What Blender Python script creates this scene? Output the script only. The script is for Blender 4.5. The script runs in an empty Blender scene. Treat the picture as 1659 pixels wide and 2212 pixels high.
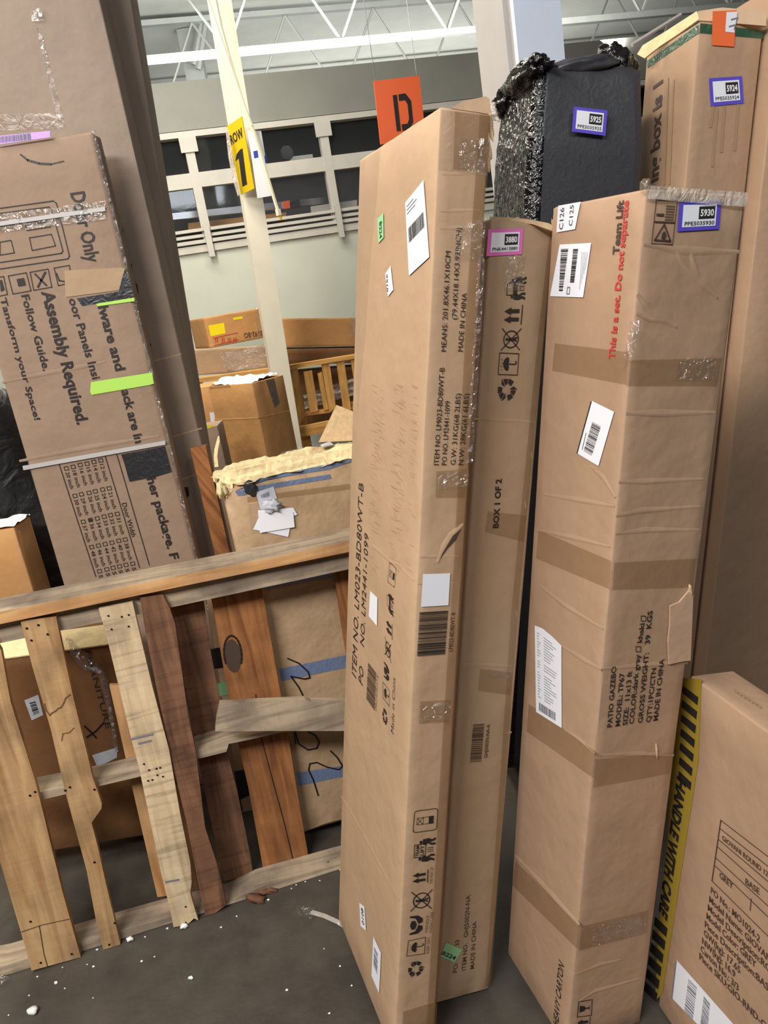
import bpy, bmesh, math, random
from mathutils import Vector, Matrix, noise
random.seed(7)

# ------------------------------------------------------------------ camera
F_PX, IMG_W, IMG_H = 1661.0, 1659, 2212
CXP, CYP = IMG_W / 2, IMG_H / 2
CAM_H = 1.731
DOWN_VP = (1771.0, 6781.0)          # vanishing point of the verticals in the photograph
_d = Vector(((DOWN_VP[0] - CXP) / F_PX, (DOWN_VP[1] - CYP) / F_PX, 1.0)).normalized()
_up = -_d
_fw = Vector((0, 0, 1)); _Y = (_fw - _up * _fw.dot(_up)).normalized(); _X = _Y.cross(_up)
CAM_ROT = Matrix((_X, _Y, _up))     # world = CAM_ROT @ (x right, y down, z forward)
CAM_POS = Vector((0, 0, CAM_H))
def ray(p):
    return CAM_ROT @ Vector(((p[0] - CXP) / F_PX, (p[1] - CYP) / F_PX, 1.0))
def at(p, y):                        # point seen at pixel p, y metres ahead
    r = ray(p); return CAM_POS + r * (y / r.y)
def on_floor(p, z=0.0):
    r = ray(p); return CAM_POS + r * ((z - CAM_H) / r.z)
cam_data = bpy.data.cameras.new('camera')
cam_data.sensor_fit = 'VERTICAL'; cam_data.sensor_height = 36.0
cam_data.lens = F_PX / IMG_H * 36.0
cam_data.clip_start = 0.02; cam_data.clip_end = 200
cam = bpy.data.objects.new('camera', cam_data)
m = CAM_ROT @ Matrix(((1, 0, 0), (0, -1, 0), (0, 0, -1)))
cam.matrix_world = Matrix.Translation(CAM_POS) @ m.to_4x4()
scene = bpy.context.scene
scene.collection.objects.link(cam); scene.camera = cam
COL = scene.collection

# ------------------------------------------------------------------ world, lamps, exposure
world = bpy.data.worlds.new('world'); scene.world = world; world.use_nodes = True
bg = world.node_tree.nodes['Background']
bg.inputs[0].default_value = (0.94, 1.0, 1.06, 1); bg.inputs[1].default_value = 0.035
def lamp(name, loc, size, energy, target=None, color=(1, 0.95, 0.86), size_y=None):
    L = bpy.data.lights.new(name, 'AREA'); L.energy = energy; L.color = color
    L.shape = 'RECTANGLE'; L.size = size; L.size_y = size_y or size * 0.15
    o = bpy.data.objects.new(name, L); o.location = loc
    if target is not None:
        o.rotation_euler = (Vector(target) - Vector(loc)).to_track_quat('-Z', 'Y').to_euler()
    COL.objects.link(o); return o
# rows of fluorescent fixtures under the warehouse roof, then added unseen fills
lamp('ceiling_tube_aisle', (-1.9, -1.4, 4.2), 2.4, 220, (0.1, 1.7, 0.9), color=(1, 0.97, 0.95), size_y=0.5)
lamp('ceiling_tube_left', (-2.6, 0.9, 4.6), 2.4, 100, (-0.2, 1.7, 0.9), color=(1, 0.92, 0.80), size_y=0.5)
lamp('added_fill_right', (1.3, -1.9, 4.4), 2.4, 54, (0.6, 2.0, 1.4), color=(0.86, 0.93, 1.0), size_y=0.5)  # added cool fill lifting the front-facing sides, no known fixture
lamp('ceiling_tube_mid', (-1.5, 4.8, 4.7), 2.4, 165, (-1.2, 4.8, 0.0), color=(1, 0.90, 0.74), size_y=0.5)
lamp('ceiling_tube_far', (-0.8, 6.9, 4.8), 3.0, 80, (-0.7, 7.6, 0.0), color=(1, 0.97, 0.88), size_y=0.5)
lamp('added_roof_fill', (0.5, 9.6, 4.1), 6.0, 330, (0.6, 14.0, 5.6), color=(1, 1, 0.96), size_y=0.5)  # added fill aimed upward to brighten truss fronts and roof deck
lamp('added_roof_fill', (1.5, 16.5, 3.4), 7.0, 190, (1.5, 16.6, 9.0), color=(1, 1, 0.96), size_y=2.0)  # second added upward fill, brightens the far roof deck
lamp('added_storeroom_fill', (0.3, 10.0, 3.75), 2.4, 16, (0.3, 10.2, 0.0), color=(1, 0.97, 0.92), size_y=0.3)  # added fill so things behind the panes show up
scene.view_settings.view_transform = 'Standard'
scene.view_settings.look = 'None'
scene.view_settings.exposure = 0.0
scene.view_settings.gamma = 1.0
scene.view_settings.use_curve_mapping = False

# ------------------------------------------------------------------ materials
def lin(c):
    return tuple(((v / 255) / 12.92 if v / 255 <= 0.04045 else ((v / 255 + 0.055) / 1.055) ** 2.4) for v in c) + (1,)
MATS = {}
def _new(name):
    mt = bpy.data.materials.new(name); mt.use_nodes = True
    nt = mt.node_tree; b = nt.nodes['Principled BSDF']; MATS[name] = mt
    return mt, nt, b
def N(nt, kind, **kw):
    n = nt.nodes.new(kind)
    for k, v in kw.items(): setattr(n, k, v)
    return n
def plain(name, rgb, rough=0.6, metal=0.0, spec=0.5, alpha=1.0, var=0.0, scale=20, bump=0.0, bscale=60):
    mt, nt, b = _new(name)
    b.inputs['Base Color'].default_value = lin(rgb); b.inputs['Roughness'].default_value = rough
    b.inputs['Metallic'].default_value = metal; b.inputs['Specular IOR Level'].default_value = spec
    b.inputs['Alpha'].default_value = alpha
    if var or bump:
        tc = N(nt, 'ShaderNodeTexCoord')
    if var:
        nz = N(nt, 'ShaderNodeTexNoise'); nz.inputs['Scale'].default_value = scale; nz.inputs['Detail'].default_value = 5
        nt.links.new(tc.outputs['Object'], nz.inputs['Vector'])
        rp = N(nt, 'ShaderNodeValToRGB')
        c = lin(rgb)
        rp.color_ramp.elements[0].color = tuple(max(0, v * (1 - var)) for v in c[:3]) + (1,)
        rp.color_ramp.elements[1].color = tuple(min(1, v * (1 + var)) for v in c[:3]) + (1,)
        rp.color_ramp.elements[0].position = 0.3; rp.color_ramp.elements[1].position = 0.7
        nt.links.new(nz.outputs['Fac'], rp.inputs['Fac']); nt.links.new(rp.outputs['Color'], b.inputs['Base Color'])
    if bump:
        n2 = N(nt, 'ShaderNodeTexNoise'); n2.inputs['Scale'].default_value = bscale; n2.inputs['Detail'].default_value = 4
        nt.links.new(tc.outputs['Object'], n2.inputs['Vector'])
        bp = N(nt, 'ShaderNodeBump'); bp.inputs['Strength'].default_value = bump; bp.inputs['Distance'].default_value = 0.01
        nt.links.new(n2.outputs['Fac'], bp.inputs['Height']); nt.links.new(bp.outputs['Normal'], b.inputs['Normal'])
    return mt
def cardboard(name, rgb, rough=0.72, var=0.10, dents=0.25):
    """brown corrugated board: broad blotches, faint flutes, fine fibre, shallow dents"""
    mt, nt, b = _new(name)
    tc = N(nt, 'ShaderNodeTexCoord'); c = lin(rgb)
    n1 = N(nt, 'ShaderNodeTexNoise'); n1.inputs['Scale'].default_value = 5; n1.inputs['Detail'].default_value = 6; n1.inputs['Roughness'].default_value = 0.6
    n2 = N(nt, 'ShaderNodeTexNoise'); n2.inputs['Scale'].default_value = 260; n2.inputs['Detail'].default_value = 2
    w = N(nt, 'ShaderNodeTexWave'); w.inputs['Scale'].default_value = 55; w.inputs['Distortion'].default_value = 1.2; w.inputs['Detail'].default_value = 2
    w.bands_direction = 'X'
    nt.links.new(tc.outputs['Object'], n1.inputs['Vector']); nt.links.new(tc.outputs['Object'], n2.inputs['Vector'])
    nt.links.new(tc.outputs['UV'], w.inputs['Vector'])
    a1 = N(nt, 'ShaderNodeMath', operation='MULTIPLY_ADD'); a1.inputs[1].default_value = 0.22; 
    nt.links.new(n2.outputs['Fac'], a1.inputs[0]); nt.links.new(n1.outputs['Fac'], a1.inputs[2])
    a2 = N(nt, 'ShaderNodeMath', operation='MULTIPLY_ADD'); a2.inputs[1].default_value = 0.04
    nt.links.new(w.outputs['Fac'], a2.inputs[0]); nt.links.new(a1.outputs[0], a2.inputs[2])
    rp = N(nt, 'ShaderNodeValToRGB')
    rp.color_ramp.elements[0].position = 0.35; rp.color_ramp.elements[1].position = 0.95
    rp.color_ramp.elements[0].color = tuple(v * (1 - var) for v in c[:3]) + (1,)
    rp.color_ramp.elements[1].color = tuple(min(1, v * (1 + var)) for v in c[:3]) + (1,)
    nt.links.new(a2.outputs[0], rp.inputs['Fac'])
    ge = N(nt, 'ShaderNodeNewGeometry'); er = N(nt, 'ShaderNodeMapRange')      # rubbed, paler edges
    er.inputs['From Min'].default_value = 0.52; er.inputs['From Max'].default_value = 0.60
    er.inputs['To Min'].default_value = 0.0; er.inputs['To Max'].default_value = 0.55
    nt.links.new(ge.outputs['Pointiness'], er.inputs['Value'])
    em = N(nt, 'ShaderNodeMix', data_type='RGBA'); em.inputs[7].default_value = tuple(min(1, v * 1.5 + 0.04) for v in c[:3]) + (1,)
    nt.links.new(er.outputs['Result'], em.inputs[0]); nt.links.new(rp.outputs['Color'], em.inputs[6])
    nt.links.new(em.outputs[2], b.inputs['Base Color'])
    b.inputs['Roughness'].default_value = rough; b.inputs['Specular IOR Level'].default_value = 0.3
    n3 = N(nt, 'ShaderNodeTexNoise'); n3.inputs['Scale'].default_value = 9; n3.inputs['Detail'].default_value = 3
    nt.links.new(tc.outputs['Object'], n3.inputs['Vector'])
    a3 = N(nt, 'ShaderNodeMath', operation='MULTIPLY_ADD'); a3.inputs[1].default_value = 0.004
    nt.links.new(w.outputs['Fac'], a3.inputs[0]); nt.links.new(n3.outputs['Fac'], a3.inputs[2])
    bp = N(nt, 'ShaderNodeBump'); bp.inputs['Strength'].default_value = dents; bp.inputs['Distance'].default_value = 0.03
    nt.links.new(a3.outputs[0], bp.inputs['Height']); nt.links.new(bp.outputs['Normal'], b.inputs['Normal'])
    return mt
def wood(name, rgb, dark, rough=0.75, bands=55, saw=0.0, stain=0.4):
    """sawn softwood: grain along UV x, stains, optional cross saw marks"""
    mt, nt, b = _new(name)
    tc = N(nt, 'ShaderNodeTexCoord')
    mp = N(nt, 'ShaderNodeMapping'); mp.inputs['Scale'].default_value = (1.2, 16, 1)
    nt.links.new(tc.outputs['UV'], mp.inputs['Vector'])
    n1 = N(nt, 'ShaderNodeTexNoise'); n1.inputs['Scale'].default_value = 2.2; n1.inputs['Detail'].default_value = 6; n1.inputs['Distortion'].default_value = 0.8
    nt.links.new(mp.outputs['Vector'], n1.inputs['Vector'])
    mp2 = N(nt, 'ShaderNodeMapping'); mp2.inputs['Scale'].default_value = (40, 2.5, 1); mp2.inputs['Rotation'].default_value = (0, 0, 0.1)
    nt.links.new(tc.outputs['UV'], mp2.inputs['Vector'])
    n2 = N(nt, 'ShaderNodeTexNoise'); n2.inputs['Scale'].default_value = 1.6; n2.inputs['Detail'].default_value = 4
    nt.links.new(mp2.outputs['Vector'], n2.inputs['Vector'])
    n3 = N(nt, 'ShaderNodeTexNoise'); n3.inputs['Scale'].default_value = 7; n3.inputs['Detail'].default_value = 5
    nt.links.new(tc.outputs['Object'], n3.inputs['Vector'])
    rp = N(nt, 'ShaderNodeValToRGB')
    rp.color_ramp.elements[0].position = 0.30; rp.color_ramp.elements[1].position = 0.62
    rp.color_ramp.elements[0].color = lin(dark); rp.color_ramp.elements[1].color = lin(rgb)
    nt.links.new(n1.outputs['Fac'], rp.inputs['Fac'])
    last = rp.outputs['Color']
    if saw:
        r2 = N(nt, 'ShaderNodeValToRGB'); r2.color_ramp.elements[0].position = 0.36; r2.color_ramp.elements[1].position = 0.50
        r2.color_ramp.elements[0].color = (1 - saw, 1 - saw, 1 - saw, 1); r2.color_ramp.elements[1].color = (1, 1, 1, 1)
        nt.links.new(n2.outputs['Fac'], r2.inputs['Fac'])
        mx = N(nt, 'ShaderNodeMix', data_type='RGBA', blend_type='MULTIPLY'); mx.inputs[0].default_value = 1
        nt.links.new(last, mx.inputs[6]); nt.links.new(r2.outputs['Color'], mx.inputs[7]); last = mx.outputs[2]
    r3 = N(nt, 'ShaderNodeValToRGB'); r3.color_ramp.elements[0].position = 0.32; r3.color_ramp.elements[1].position = 0.55
    r3.color_ramp.elements[0].color = (1 - stain, 1 - stain, 1 - stain * 0.9, 1); r3.color_ramp.elements[1].color = (1, 1, 1, 1)
    nt.links.new(n3.outputs['Fac'], r3.inputs['Fac'])
    m3 = N(nt, 'ShaderNodeMix', data_type='RGBA', blend_type='MULTIPLY'); m3.inputs[0].default_value = 1
    nt.links.new(last, m3.inputs[6]); nt.links.new(r3.outputs['Color'], m3.inputs[7])
    nt.links.new(m3.outputs[2], b.inputs['Base Color'])
    b.inputs['Roughness'].default_value = rough; b.inputs['Specular IOR Level'].default_value = 0.25
    ad = N(nt, 'ShaderNodeMath', operation='MULTIPLY_ADD'); ad.inputs[1].default_value = 0.6
    nt.links.new(n2.outputs['Fac'], ad.inputs[0]); nt.links.new(n1.outputs['Fac'], ad.inputs[2])
    bp = N(nt, 'ShaderNodeBump'); bp.inputs['Strength'].default_value = 0.35; bp.inputs['Distance'].default_value = 0.004
    nt.links.new(ad.outputs[0], bp.inputs['Height']); nt.links.new(bp.outputs['Normal'], b.inputs['Normal'])
    return mt
def film(name, rgb, alpha, rough=0.12, wrinkle=0.5, scale=60, gloss=0.10):
    """tape / stretch film: a thin coloured layer plus glossy wrinkles over what lies behind"""
    mt, nt, b = _new(name)
    b.inputs['Base Color'].default_value = lin(rgb); b.inputs['Roughness'].default_value = rough
    b.inputs['Specular IOR Level'].default_value = 0.6
    tc = N(nt, 'ShaderNodeTexCoord'); nz = N(nt, 'ShaderNodeTexNoise')
    nz.inputs['Scale'].default_value = scale; nz.inputs['Detail'].default_value = 3; nz.inputs['Distortion'].default_value = 1.5
    nt.links.new(tc.outputs['Object'], nz.inputs['Vector'])
    bp = N(nt, 'ShaderNodeBump'); bp.inputs['Strength'].default_value = wrinkle; bp.inputs['Distance'].default_value = 0.02
    nt.links.new(nz.outputs['Fac'], bp.inputs['Height']); nt.links.new(bp.outputs['Normal'], b.inputs['Normal'])
    if alpha < 1:
        tr = N(nt, 'ShaderNodeBsdfTransparent'); gl = N(nt, 'ShaderNodeBsdfGlossy')
        gl.inputs['Roughness'].default_value = rough; nt.links.new(bp.outputs['Normal'], gl.inputs['Normal'])
        m1 = N(nt, 'ShaderNodeMixShader'); m1.inputs[0].default_value = alpha
        nt.links.new(tr.outputs[0], m1.inputs[1]); nt.links.new(b.outputs[0], m1.inputs[2])
        m2 = N(nt, 'ShaderNodeMixShader'); m2.inputs[0].default_value = gloss
        nt.links.new(m1.outputs[0], m2.inputs[1]); nt.links.new(gl.outputs[0], m2.inputs[2])
        nt.links.new(m2.outputs[0], nt.nodes['Material Output'].inputs['Surface'])
    return mt

cardboard('card_tan', (182, 151, 120))
cardboard('card_pink', (152, 128, 108))
cardboard('card_mauve', (152, 134, 119))
cardboard('card_dull', (172, 145, 116))
cardboard('card_brown', (170, 139, 112))
cardboard('card_orange', (196, 146, 92))
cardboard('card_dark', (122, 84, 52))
cardboard('card_old', (182, 152, 118), var=0.22, dents=0.5)
plain('card_edge', (200, 170, 128), 0.8, var=0.15, scale=60)
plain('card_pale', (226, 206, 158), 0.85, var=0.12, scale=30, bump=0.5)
plain('paper_white', (232, 234, 240), 0.55)
plain('paper_grey', (190, 192, 200), 0.6, var=0.1, scale=40)
plain('sticker_pink', (226, 112, 190), 0.45)
plain('sticker_violet', (92, 78, 196), 0.45)
plain('sticker_green', (150, 206, 150), 0.55)
plain('sticker_lime', (176, 222, 96), 0.5)
plain('sticker_yellow', (246, 224, 20), 0.5)
plain('sticker_lilac', (196, 150, 226), 0.45)
plain('sticker_orange', (238, 112, 62), 0.4)
plain('ink_black', (38, 32, 30), 0.6)
plain('ink_brown', (72, 54, 44), 0.65)
plain('ink_faint', (162, 130, 98), 0.7)
plain('ink_red', (190, 62, 56), 0.6)
plain('ink_grey', (120, 120, 128), 0.6)
plain('ink_yellow', (158, 132, 44), 0.6)
plain('ink_blue', (40, 60, 170), 0.5)
plain('ink_white', (236, 236, 240), 0.5)
plain('marker_black', (22, 20, 22), 0.45)
film('tape_brown', (142, 102, 54), 0.28, rough=0.25, wrinkle=0.10, scale=25, gloss=0.03)
film('tape_clear', (235, 228, 215), 0.03, rough=0.10, wrinkle=0.9, scale=45, gloss=0.14)
film('tape_haze', (200, 178, 150), 0.16, rough=0.25, wrinkle=0.25, scale=35, gloss=0.03)
film('tape_blue', (112, 128, 160), 0.92, rough=0.32, wrinkle=0.2, scale=40, gloss=0.03)
film('tape_black', (34, 34, 38), 0.97, rough=0.4, wrinkle=0.2, scale=30, gloss=0.02)
film('tape_grey', (120, 114, 110), 0.8, rough=0.35, wrinkle=0.5, scale=40, gloss=0.04)
film('film_clear', (225, 228, 232), 0.05, rough=0.10, wrinkle=1.0, scale=35, gloss=0.22)
film('film_white', (226, 216, 202), 0.5, rough=0.3, wrinkle=0.6, scale=30, gloss=0.06)
film('wrap_black', (56, 56, 60), 1.0, rough=0.42, wrinkle=0.09, scale=30)
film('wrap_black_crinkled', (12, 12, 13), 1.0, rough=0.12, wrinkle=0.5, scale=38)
film('bag_black', (12, 12, 14), 1.0, rough=0.45, wrinkle=0.5, scale=8)
film('tape_green', (28, 88, 64), 0.8, rough=0.3, wrinkle=0.2, scale=30, gloss=0.03)
film('window_glass', (120, 124, 126), 0.05, rough=0.05, wrinkle=0.02, scale=4, gloss=0.02)
wood('wood_pale', (198, 162, 116), (160, 120, 78), stain=0.38)
wood('wood_white', (226, 202, 164), (192, 166, 128), saw=0.3, stain=0.3)
wood('wood_orange', (170, 114, 68), (122, 74, 42), stain=0.35)
wood('wood_brown', (140, 100, 74), (96, 66, 48), saw=0.25, stain=0.4)
wood('wood_grey', (184, 164, 138), (136, 120, 102), saw=0.06, stain=0.5)
wood('wood_rail', (214, 168, 116), (176, 124, 76), stain=0.3)
wood('wood_far', (226, 176, 104), (196, 140, 74), stain=0.2)
plain('wood_hole', (40, 26, 18), 0.9)
plain('paint_cream', (236, 230, 210), 0.45, var=0.04, scale=6)
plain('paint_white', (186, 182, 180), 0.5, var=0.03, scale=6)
plain('bluewhite_flange', (222, 232, 250), 0.45, var=0.02, scale=6)  # bluer and paler than paint_white, for the broad column's front flange
plain('paint_wall', (208, 212, 198), 0.6, var=0.04, scale=3)
plain('paint_frame', (206, 202, 192), 0.5, var=0.05, scale=6)
plain('paint_grey', (144, 144, 136), 0.7, var=0.08, scale=2)
plain('paint_steel', (158, 160, 154), 0.5, var=0.06, scale=6)
plain('deck_grey', (196, 198, 190), 0.6, var=0.05, scale=3)
plain('steel', (190, 192, 196), 0.25, metal=1.0)
plain('nail', (52, 46, 42), 0.45, metal=0.8)
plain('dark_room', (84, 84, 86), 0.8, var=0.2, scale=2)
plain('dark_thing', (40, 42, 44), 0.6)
plain('sign_yellow', (212, 180, 20), 0.5, var=0.05, scale=20)
plain('sign_orange', (250, 112, 62), 0.5)
plain('foam_white', (238, 238, 234), 0.8, bump=0.4, bscale=90)
plain('cable_cream', (228, 222, 196), 0.5)
plain('plastic_yellow', (240, 200, 60), 0.4)
plain('rubber', (18, 18, 20), 0.6)

def floor_material():
    mt, nt, b = _new('concrete_floor')
    tc = N(nt, 'ShaderNodeTexCoord')
    n1 = N(nt, 'ShaderNodeTexNoise'); n1.inputs['Scale'].default_value = 2.2; n1.inputs['Detail'].default_value = 9; n1.inputs['Roughness'].default_value = 0.62
    n2 = N(nt, 'ShaderNodeTexNoise'); n2.inputs['Scale'].default_value = 60; n2.inputs['Detail'].default_value = 4
    n3 = N(nt, 'ShaderNodeTexNoise'); n3.inputs['Scale'].default_value = 14; n3.inputs['Detail'].default_value = 6
    for n in (n1, n2, n3): nt.links.new(tc.outputs['Object'], n.inputs['Vector'])
    rp = N(nt, 'ShaderNodeValToRGB')
    rp.color_ramp.elements[0].position = 0.32; rp.color_ramp.elements[0].color = lin((50, 46, 42))
    rp.color_ramp.elements[1].position = 0.75; rp.color_ramp.elements[1].color = lin((86, 79, 69))
    a = N(nt, 'ShaderNodeMath', operation='MULTIPLY_ADD'); a.inputs[1].default_value = 0.25
    nt.links.new(n3.outputs['Fac'], a.inputs[0]); nt.links.new(n1.outputs['Fac'], a.inputs[2])
    s = N(nt, 'ShaderNodeMath', operation='SUBTRACT'); s.inputs[1].default_value = 0.08
    nt.links.new(a.outputs[0], s.inputs[0])
    nt.links.new(s.outputs[0], rp.inputs['Fac']); nt.links.new(rp.outputs['Color'], b.inputs['Base Color'])
    mr = N(nt, 'ShaderNodeMapRange'); mr.inputs['To Min'].default_value = 0.4; mr.inputs['To Max'].default_value = 0.75
    nt.links.new(n3.outputs['Fac'], mr.inputs['Value']); nt.links.new(mr.outputs['Result'], b.inputs['Roughness'])
    bp = N(nt, 'ShaderNodeBump'); bp.inputs['Strength'].default_value = 0.25; bp.inputs['Distance'].default_value = 0.005
    nt.links.new(n2.outputs['Fac'], bp.inputs['Height']); nt.links.new(bp.outputs['Normal'], b.inputs['Normal'])
floor_material()

# ------------------------------------------------------------------ object helpers
def wloc(o):
    v = Vector((0, 0, 0))
    while o is not None: v += o.location; o = o.parent
    return v
def tag(o, label=None, cat=None, group=None, kind=None):
    if label: o['label'] = label
    if cat: o['category'] = cat
    if group: o['group'] = group
    if kind: o['kind'] = kind
    return o
def thing(name, loc, label, cat, group=None):
    o = bpy.data.objects.new(name, None); o.location = loc; o.empty_display_size = 0.05
    COL.objects.link(o); return tag(o, label, cat, group)
def mesh(name, verts, faces, mat, parent=None, uvs=None, smooth=False, recalc=False, origin=None, mats=None, fm=None):
    """world-space vertices -> one mesh object (origin at parent, or at its own lowest centre)"""
    off = wloc(parent) if parent is not None else (Vector(origin) if origin is not None else
          Vector((sum(v[0] for v in verts) / len(verts), sum(v[1] for v in verts) / len(verts), min(v[2] for v in verts))))
    me = bpy.data.meshes.new(name)
    me.from_pydata([tuple(Vector(v) - off) for v in verts], [], faces)
    if uvs is not None:
        ul = me.uv_layers.new(name='UVMap')
        for poly in me.polygons:
            for li in poly.loop_indices: ul.data[li].uv = uvs[me.loops[li].vertex_index]
    if mats:
        for mm in mats: me.materials.append(MATS[mm])
        if fm:
            for p, i in zip(me.polygons, fm): p.material_index = i
    else:
        me.materials.append(MATS[mat])
    if recalc:
        bm = bmesh.new(); bm.from_mesh(me); bmesh.ops.recalc_face_normals(bm, faces=bm.faces); bm.to_mesh(me); bm.free()
    if smooth:
        for p in me.polygons: p.use_smooth = True
        me.set_sharp_from_angle(angle=math.radians(38))
    me.update()
    o = bpy.data.objects.new(name, me); COL.objects.link(o)
    if parent is not None: o.parent = parent
    else: o.location = off
    return o

class Plane:
    def __init__(s, p, n, up=None):
        s.p = Vector(p); s.n = Vector(n).normalized()
        if s.n.dot(CAM_POS - s.p) < 0: s.n = -s.n
    def hit(s, px, lift=0.0):
        r = ray(px); k = (s.p - CAM_POS).dot(s.n) / r.dot(s.n)
        return CAM_POS + r * k + s.n * lift
    def shift(s, d):                      # d metres away from the viewer's side
        return Plane(s.p - s.n * d, s.n)

def decal(parent, name, pl, pts, mat, lift=0.0008, label=None):
    v = [pl.hit(p, lift) for p in pts]
    o = mesh(name, v, [list(range(len(v)))], mat, parent, uvs=[(q.x + q.y, q.z) for q in v])
    if label: o['label'] = label
    return o
def slab(name, pl, pts, thick, mat, parent=None, back=None, grain=None, lift=0.0, label=None):
    """a board: an outline on a plane, given real thickness; UV x runs along the board"""
    f = [pl.hit(p, lift) for p in pts]
    d = (Vector(back).normalized() if back is not None else -pl.n) * thick
    b = [q + d for q in f]; n = len(f)
    if grain is None:
        e = max(((f[i] - f[i - 1]) for i in range(n)), key=lambda w: w.length)
    else: e = Vector(grain)
    e = e.normalized(); g = pl.n.cross(e).normalized()
    ox = random.random() * 7; oy = random.random() * 7
    uv = [(q.dot(e) + ox, q.dot(g) + q.dot(pl.n) + oy) for q in f + b]
    faces = [list(range(n)), list(range(2 * n - 1, n - 1, -1))] + [[i, i + n, (i + 1) % n + n, (i + 1) % n] for i in range(n)]
    o = mesh(name, f + b, faces, mat, parent, uvs=uv, recalc=True)
    if label: o['label'] = label
    return o

# --- lettering: font outlines laid on a plane
_FT = {}
def glyphs(s, bold=0.0, font_x=1.0):
    key = (s, bold)
    if key in _FT: return _FT[key]
    cu = bpy.data.curves.new('t', 'FONT'); cu.body = s; cu.size = 1; cu.offset = bold; cu.resolution_u = 2
    cu.dimensions = '2D'; cu.fill_mode = 'FRONT'
    ob = bpy.data.objects.new('t', cu); COL.objects.link(ob)
    dg = bpy.context.evaluated_depsgraph_get()
    me = bpy.data.meshes.new_from_object(ob.evaluated_get(dg))
    vs = [(v.co.x, v.co.y) for v in me.vertices]; fs = [list(p.vertices) for p in me.polygons]
    bpy.data.objects.remove(ob); bpy.data.curves.remove(cu); bpy.data.meshes.remove(me)
    _FT[key] = (vs, fs); return vs, fs
CAP = 0.70
class Ink:
    """collects flat marks on one plane and links them as one mesh"""
    def __init__(s, pl, lift=0.0016): s.pl = pl; s.lift = lift; s.G = [([], [])]
    def new(s):
        if s.G[-1][0]: s.G.append(([], []))
    def _add(s, vs, fs):
        V, F = s.G[-1]; k = len(V); V.extend(vs); F.extend([i + k for i in f] for f in fs)
    def text(s, st, A, B, C, bold=0.012):
        vs, fs = glyphs(st, bold)
        if not vs: return
        s.new()
        a = s.pl.hit(A, s.lift); b = s.pl.hit(B, s.lift); c = s.pl.hit(C, s.lift)
        e = (b - a); ln = e.length; e.normalize()
        g = s.pl.n.cross(e).normalized(); h = (c - a).dot(g)
        x0 = min(v[0] for v in vs); x1 = max(v[0] for v in vs)
        if x1 - x0 < 1e-6: return
        s._add([a + e * ((v[0] - x0) / (x1 - x0) * ln) + g * (v[1] / CAP * h) for v in vs], fs)
    def poly(s, pts): s._add([s.pl.hit(p, s.lift) for p in pts], [list(range(len(pts)))])
    def line(s, pts, w):
        P = [s.pl.hit(p, s.lift) for p in pts]
        for a, b in zip(P, P[1:]):
            e = (b - a)
            if e.length < 1e-7: continue
            g = s.pl.n.cross(e.normalized()) * (w / 2); x = e.normalized() * (w * 0.3)
            s._add([a - g - x, b - g + x, b + g + x, a + g - x], [[0, 1, 2, 3]])
    def frame(s, quad):
        """unit square -> pixel quad TL,TR,BR,BL (in the mark's own orientation)"""
        s.new(); q = [s.pl.hit(p, s.lift) for p in quad]
        def f(x, y): return (q[3] * (1 - x) + q[2] * x) * (1 - y) + (q[0] * (1 - x) + q[1] * x) * y
        return f
    def upoly(s, f, pts): s._add([f(*p) for p in pts], [list(range(len(pts)))])
    def uline(s, f, pts, w):
        for a, b in zip(pts, pts[1:]):
            dx, dy = b[0] - a[0], b[1] - a[1]; l = math.hypot(dx, dy) or 1
            nx, ny = -dy / l * w / 2, dx / l * w / 2; tx, ty = dx / l * w * 0.4, dy / l * w * 0.4
            s.upoly(f, [(a[0] - nx - tx, a[1] - ny - ty), (b[0] - nx + tx, b[1] - ny + ty), (b[0] + nx + tx, b[1] + ny + ty), (a[0] + nx - tx, a[1] + ny - ty)])
    def ucircle(s, f, c, r, w, n=20):
        p = [(c[0] + r * math.cos(2 * math.pi * i / n), c[1] + r * math.sin(2 * math.pi * i / n)) for i in range(n + 1)]
        s.uline(f, p, w)
    def udisc(s, f, c, r, n=12):
        s.upoly(f, [(c[0] + r * math.cos(2 * math.pi * i / n), c[1] + r * math.sin(2 * math.pi * i / n)) for i in range(n)])
    def utext(s, f, st, x0, x1, y0, h, bold=0.02):
        vs, fs = glyphs(st, bold); mx0 = min(v[0] for v in vs); mx1 = max(v[0] for v in vs)
        s._add([f(x0 + (v[0] - mx0) / (mx1 - mx0) * (x1 - x0), y0 + v[1] / CAP * h) for v in vs], fs)
    def barcode(s, quad, n=34, along='y', seed=1, fill=0.55, x0=0.0, x1=1.0, y0=0.0, y1=1.0):
        rnd = random.Random(seed); f = s.frame(quad); t = 0.0
        ws = []
        for i in range(n): ws.append((rnd.choice([1, 1, 2, 3]), rnd.choice([1, 1, 2, 2])))
        tot = sum(a + b for a, b in ws)
        for a, b in ws:
            u0 = t / tot; u1 = (t + a) / tot; t += a + b
            if along == 'y':
                k0 = y0 + (y1 - y0) * u0; k1 = y0 + (y1 - y0) * u1
                s.upoly(f, [(x0, k0), (x1, k0), (x1, k1), (x0, k1)])
            else:
                k0 = x0 + (x1 - x0) * u0; k1 = x0 + (x1 - x0) * u1
                s.upoly(f, [(k0, y0), (k1, y0), (k1, y1), (k0, y1)])
    def done(s, parent, name, mat, label=None):
        o = None
        for V, F in s.G:
            if V:
                o = mesh(name, V, F, mat, parent)
                if label: o['label'] = label
        return o
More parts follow.
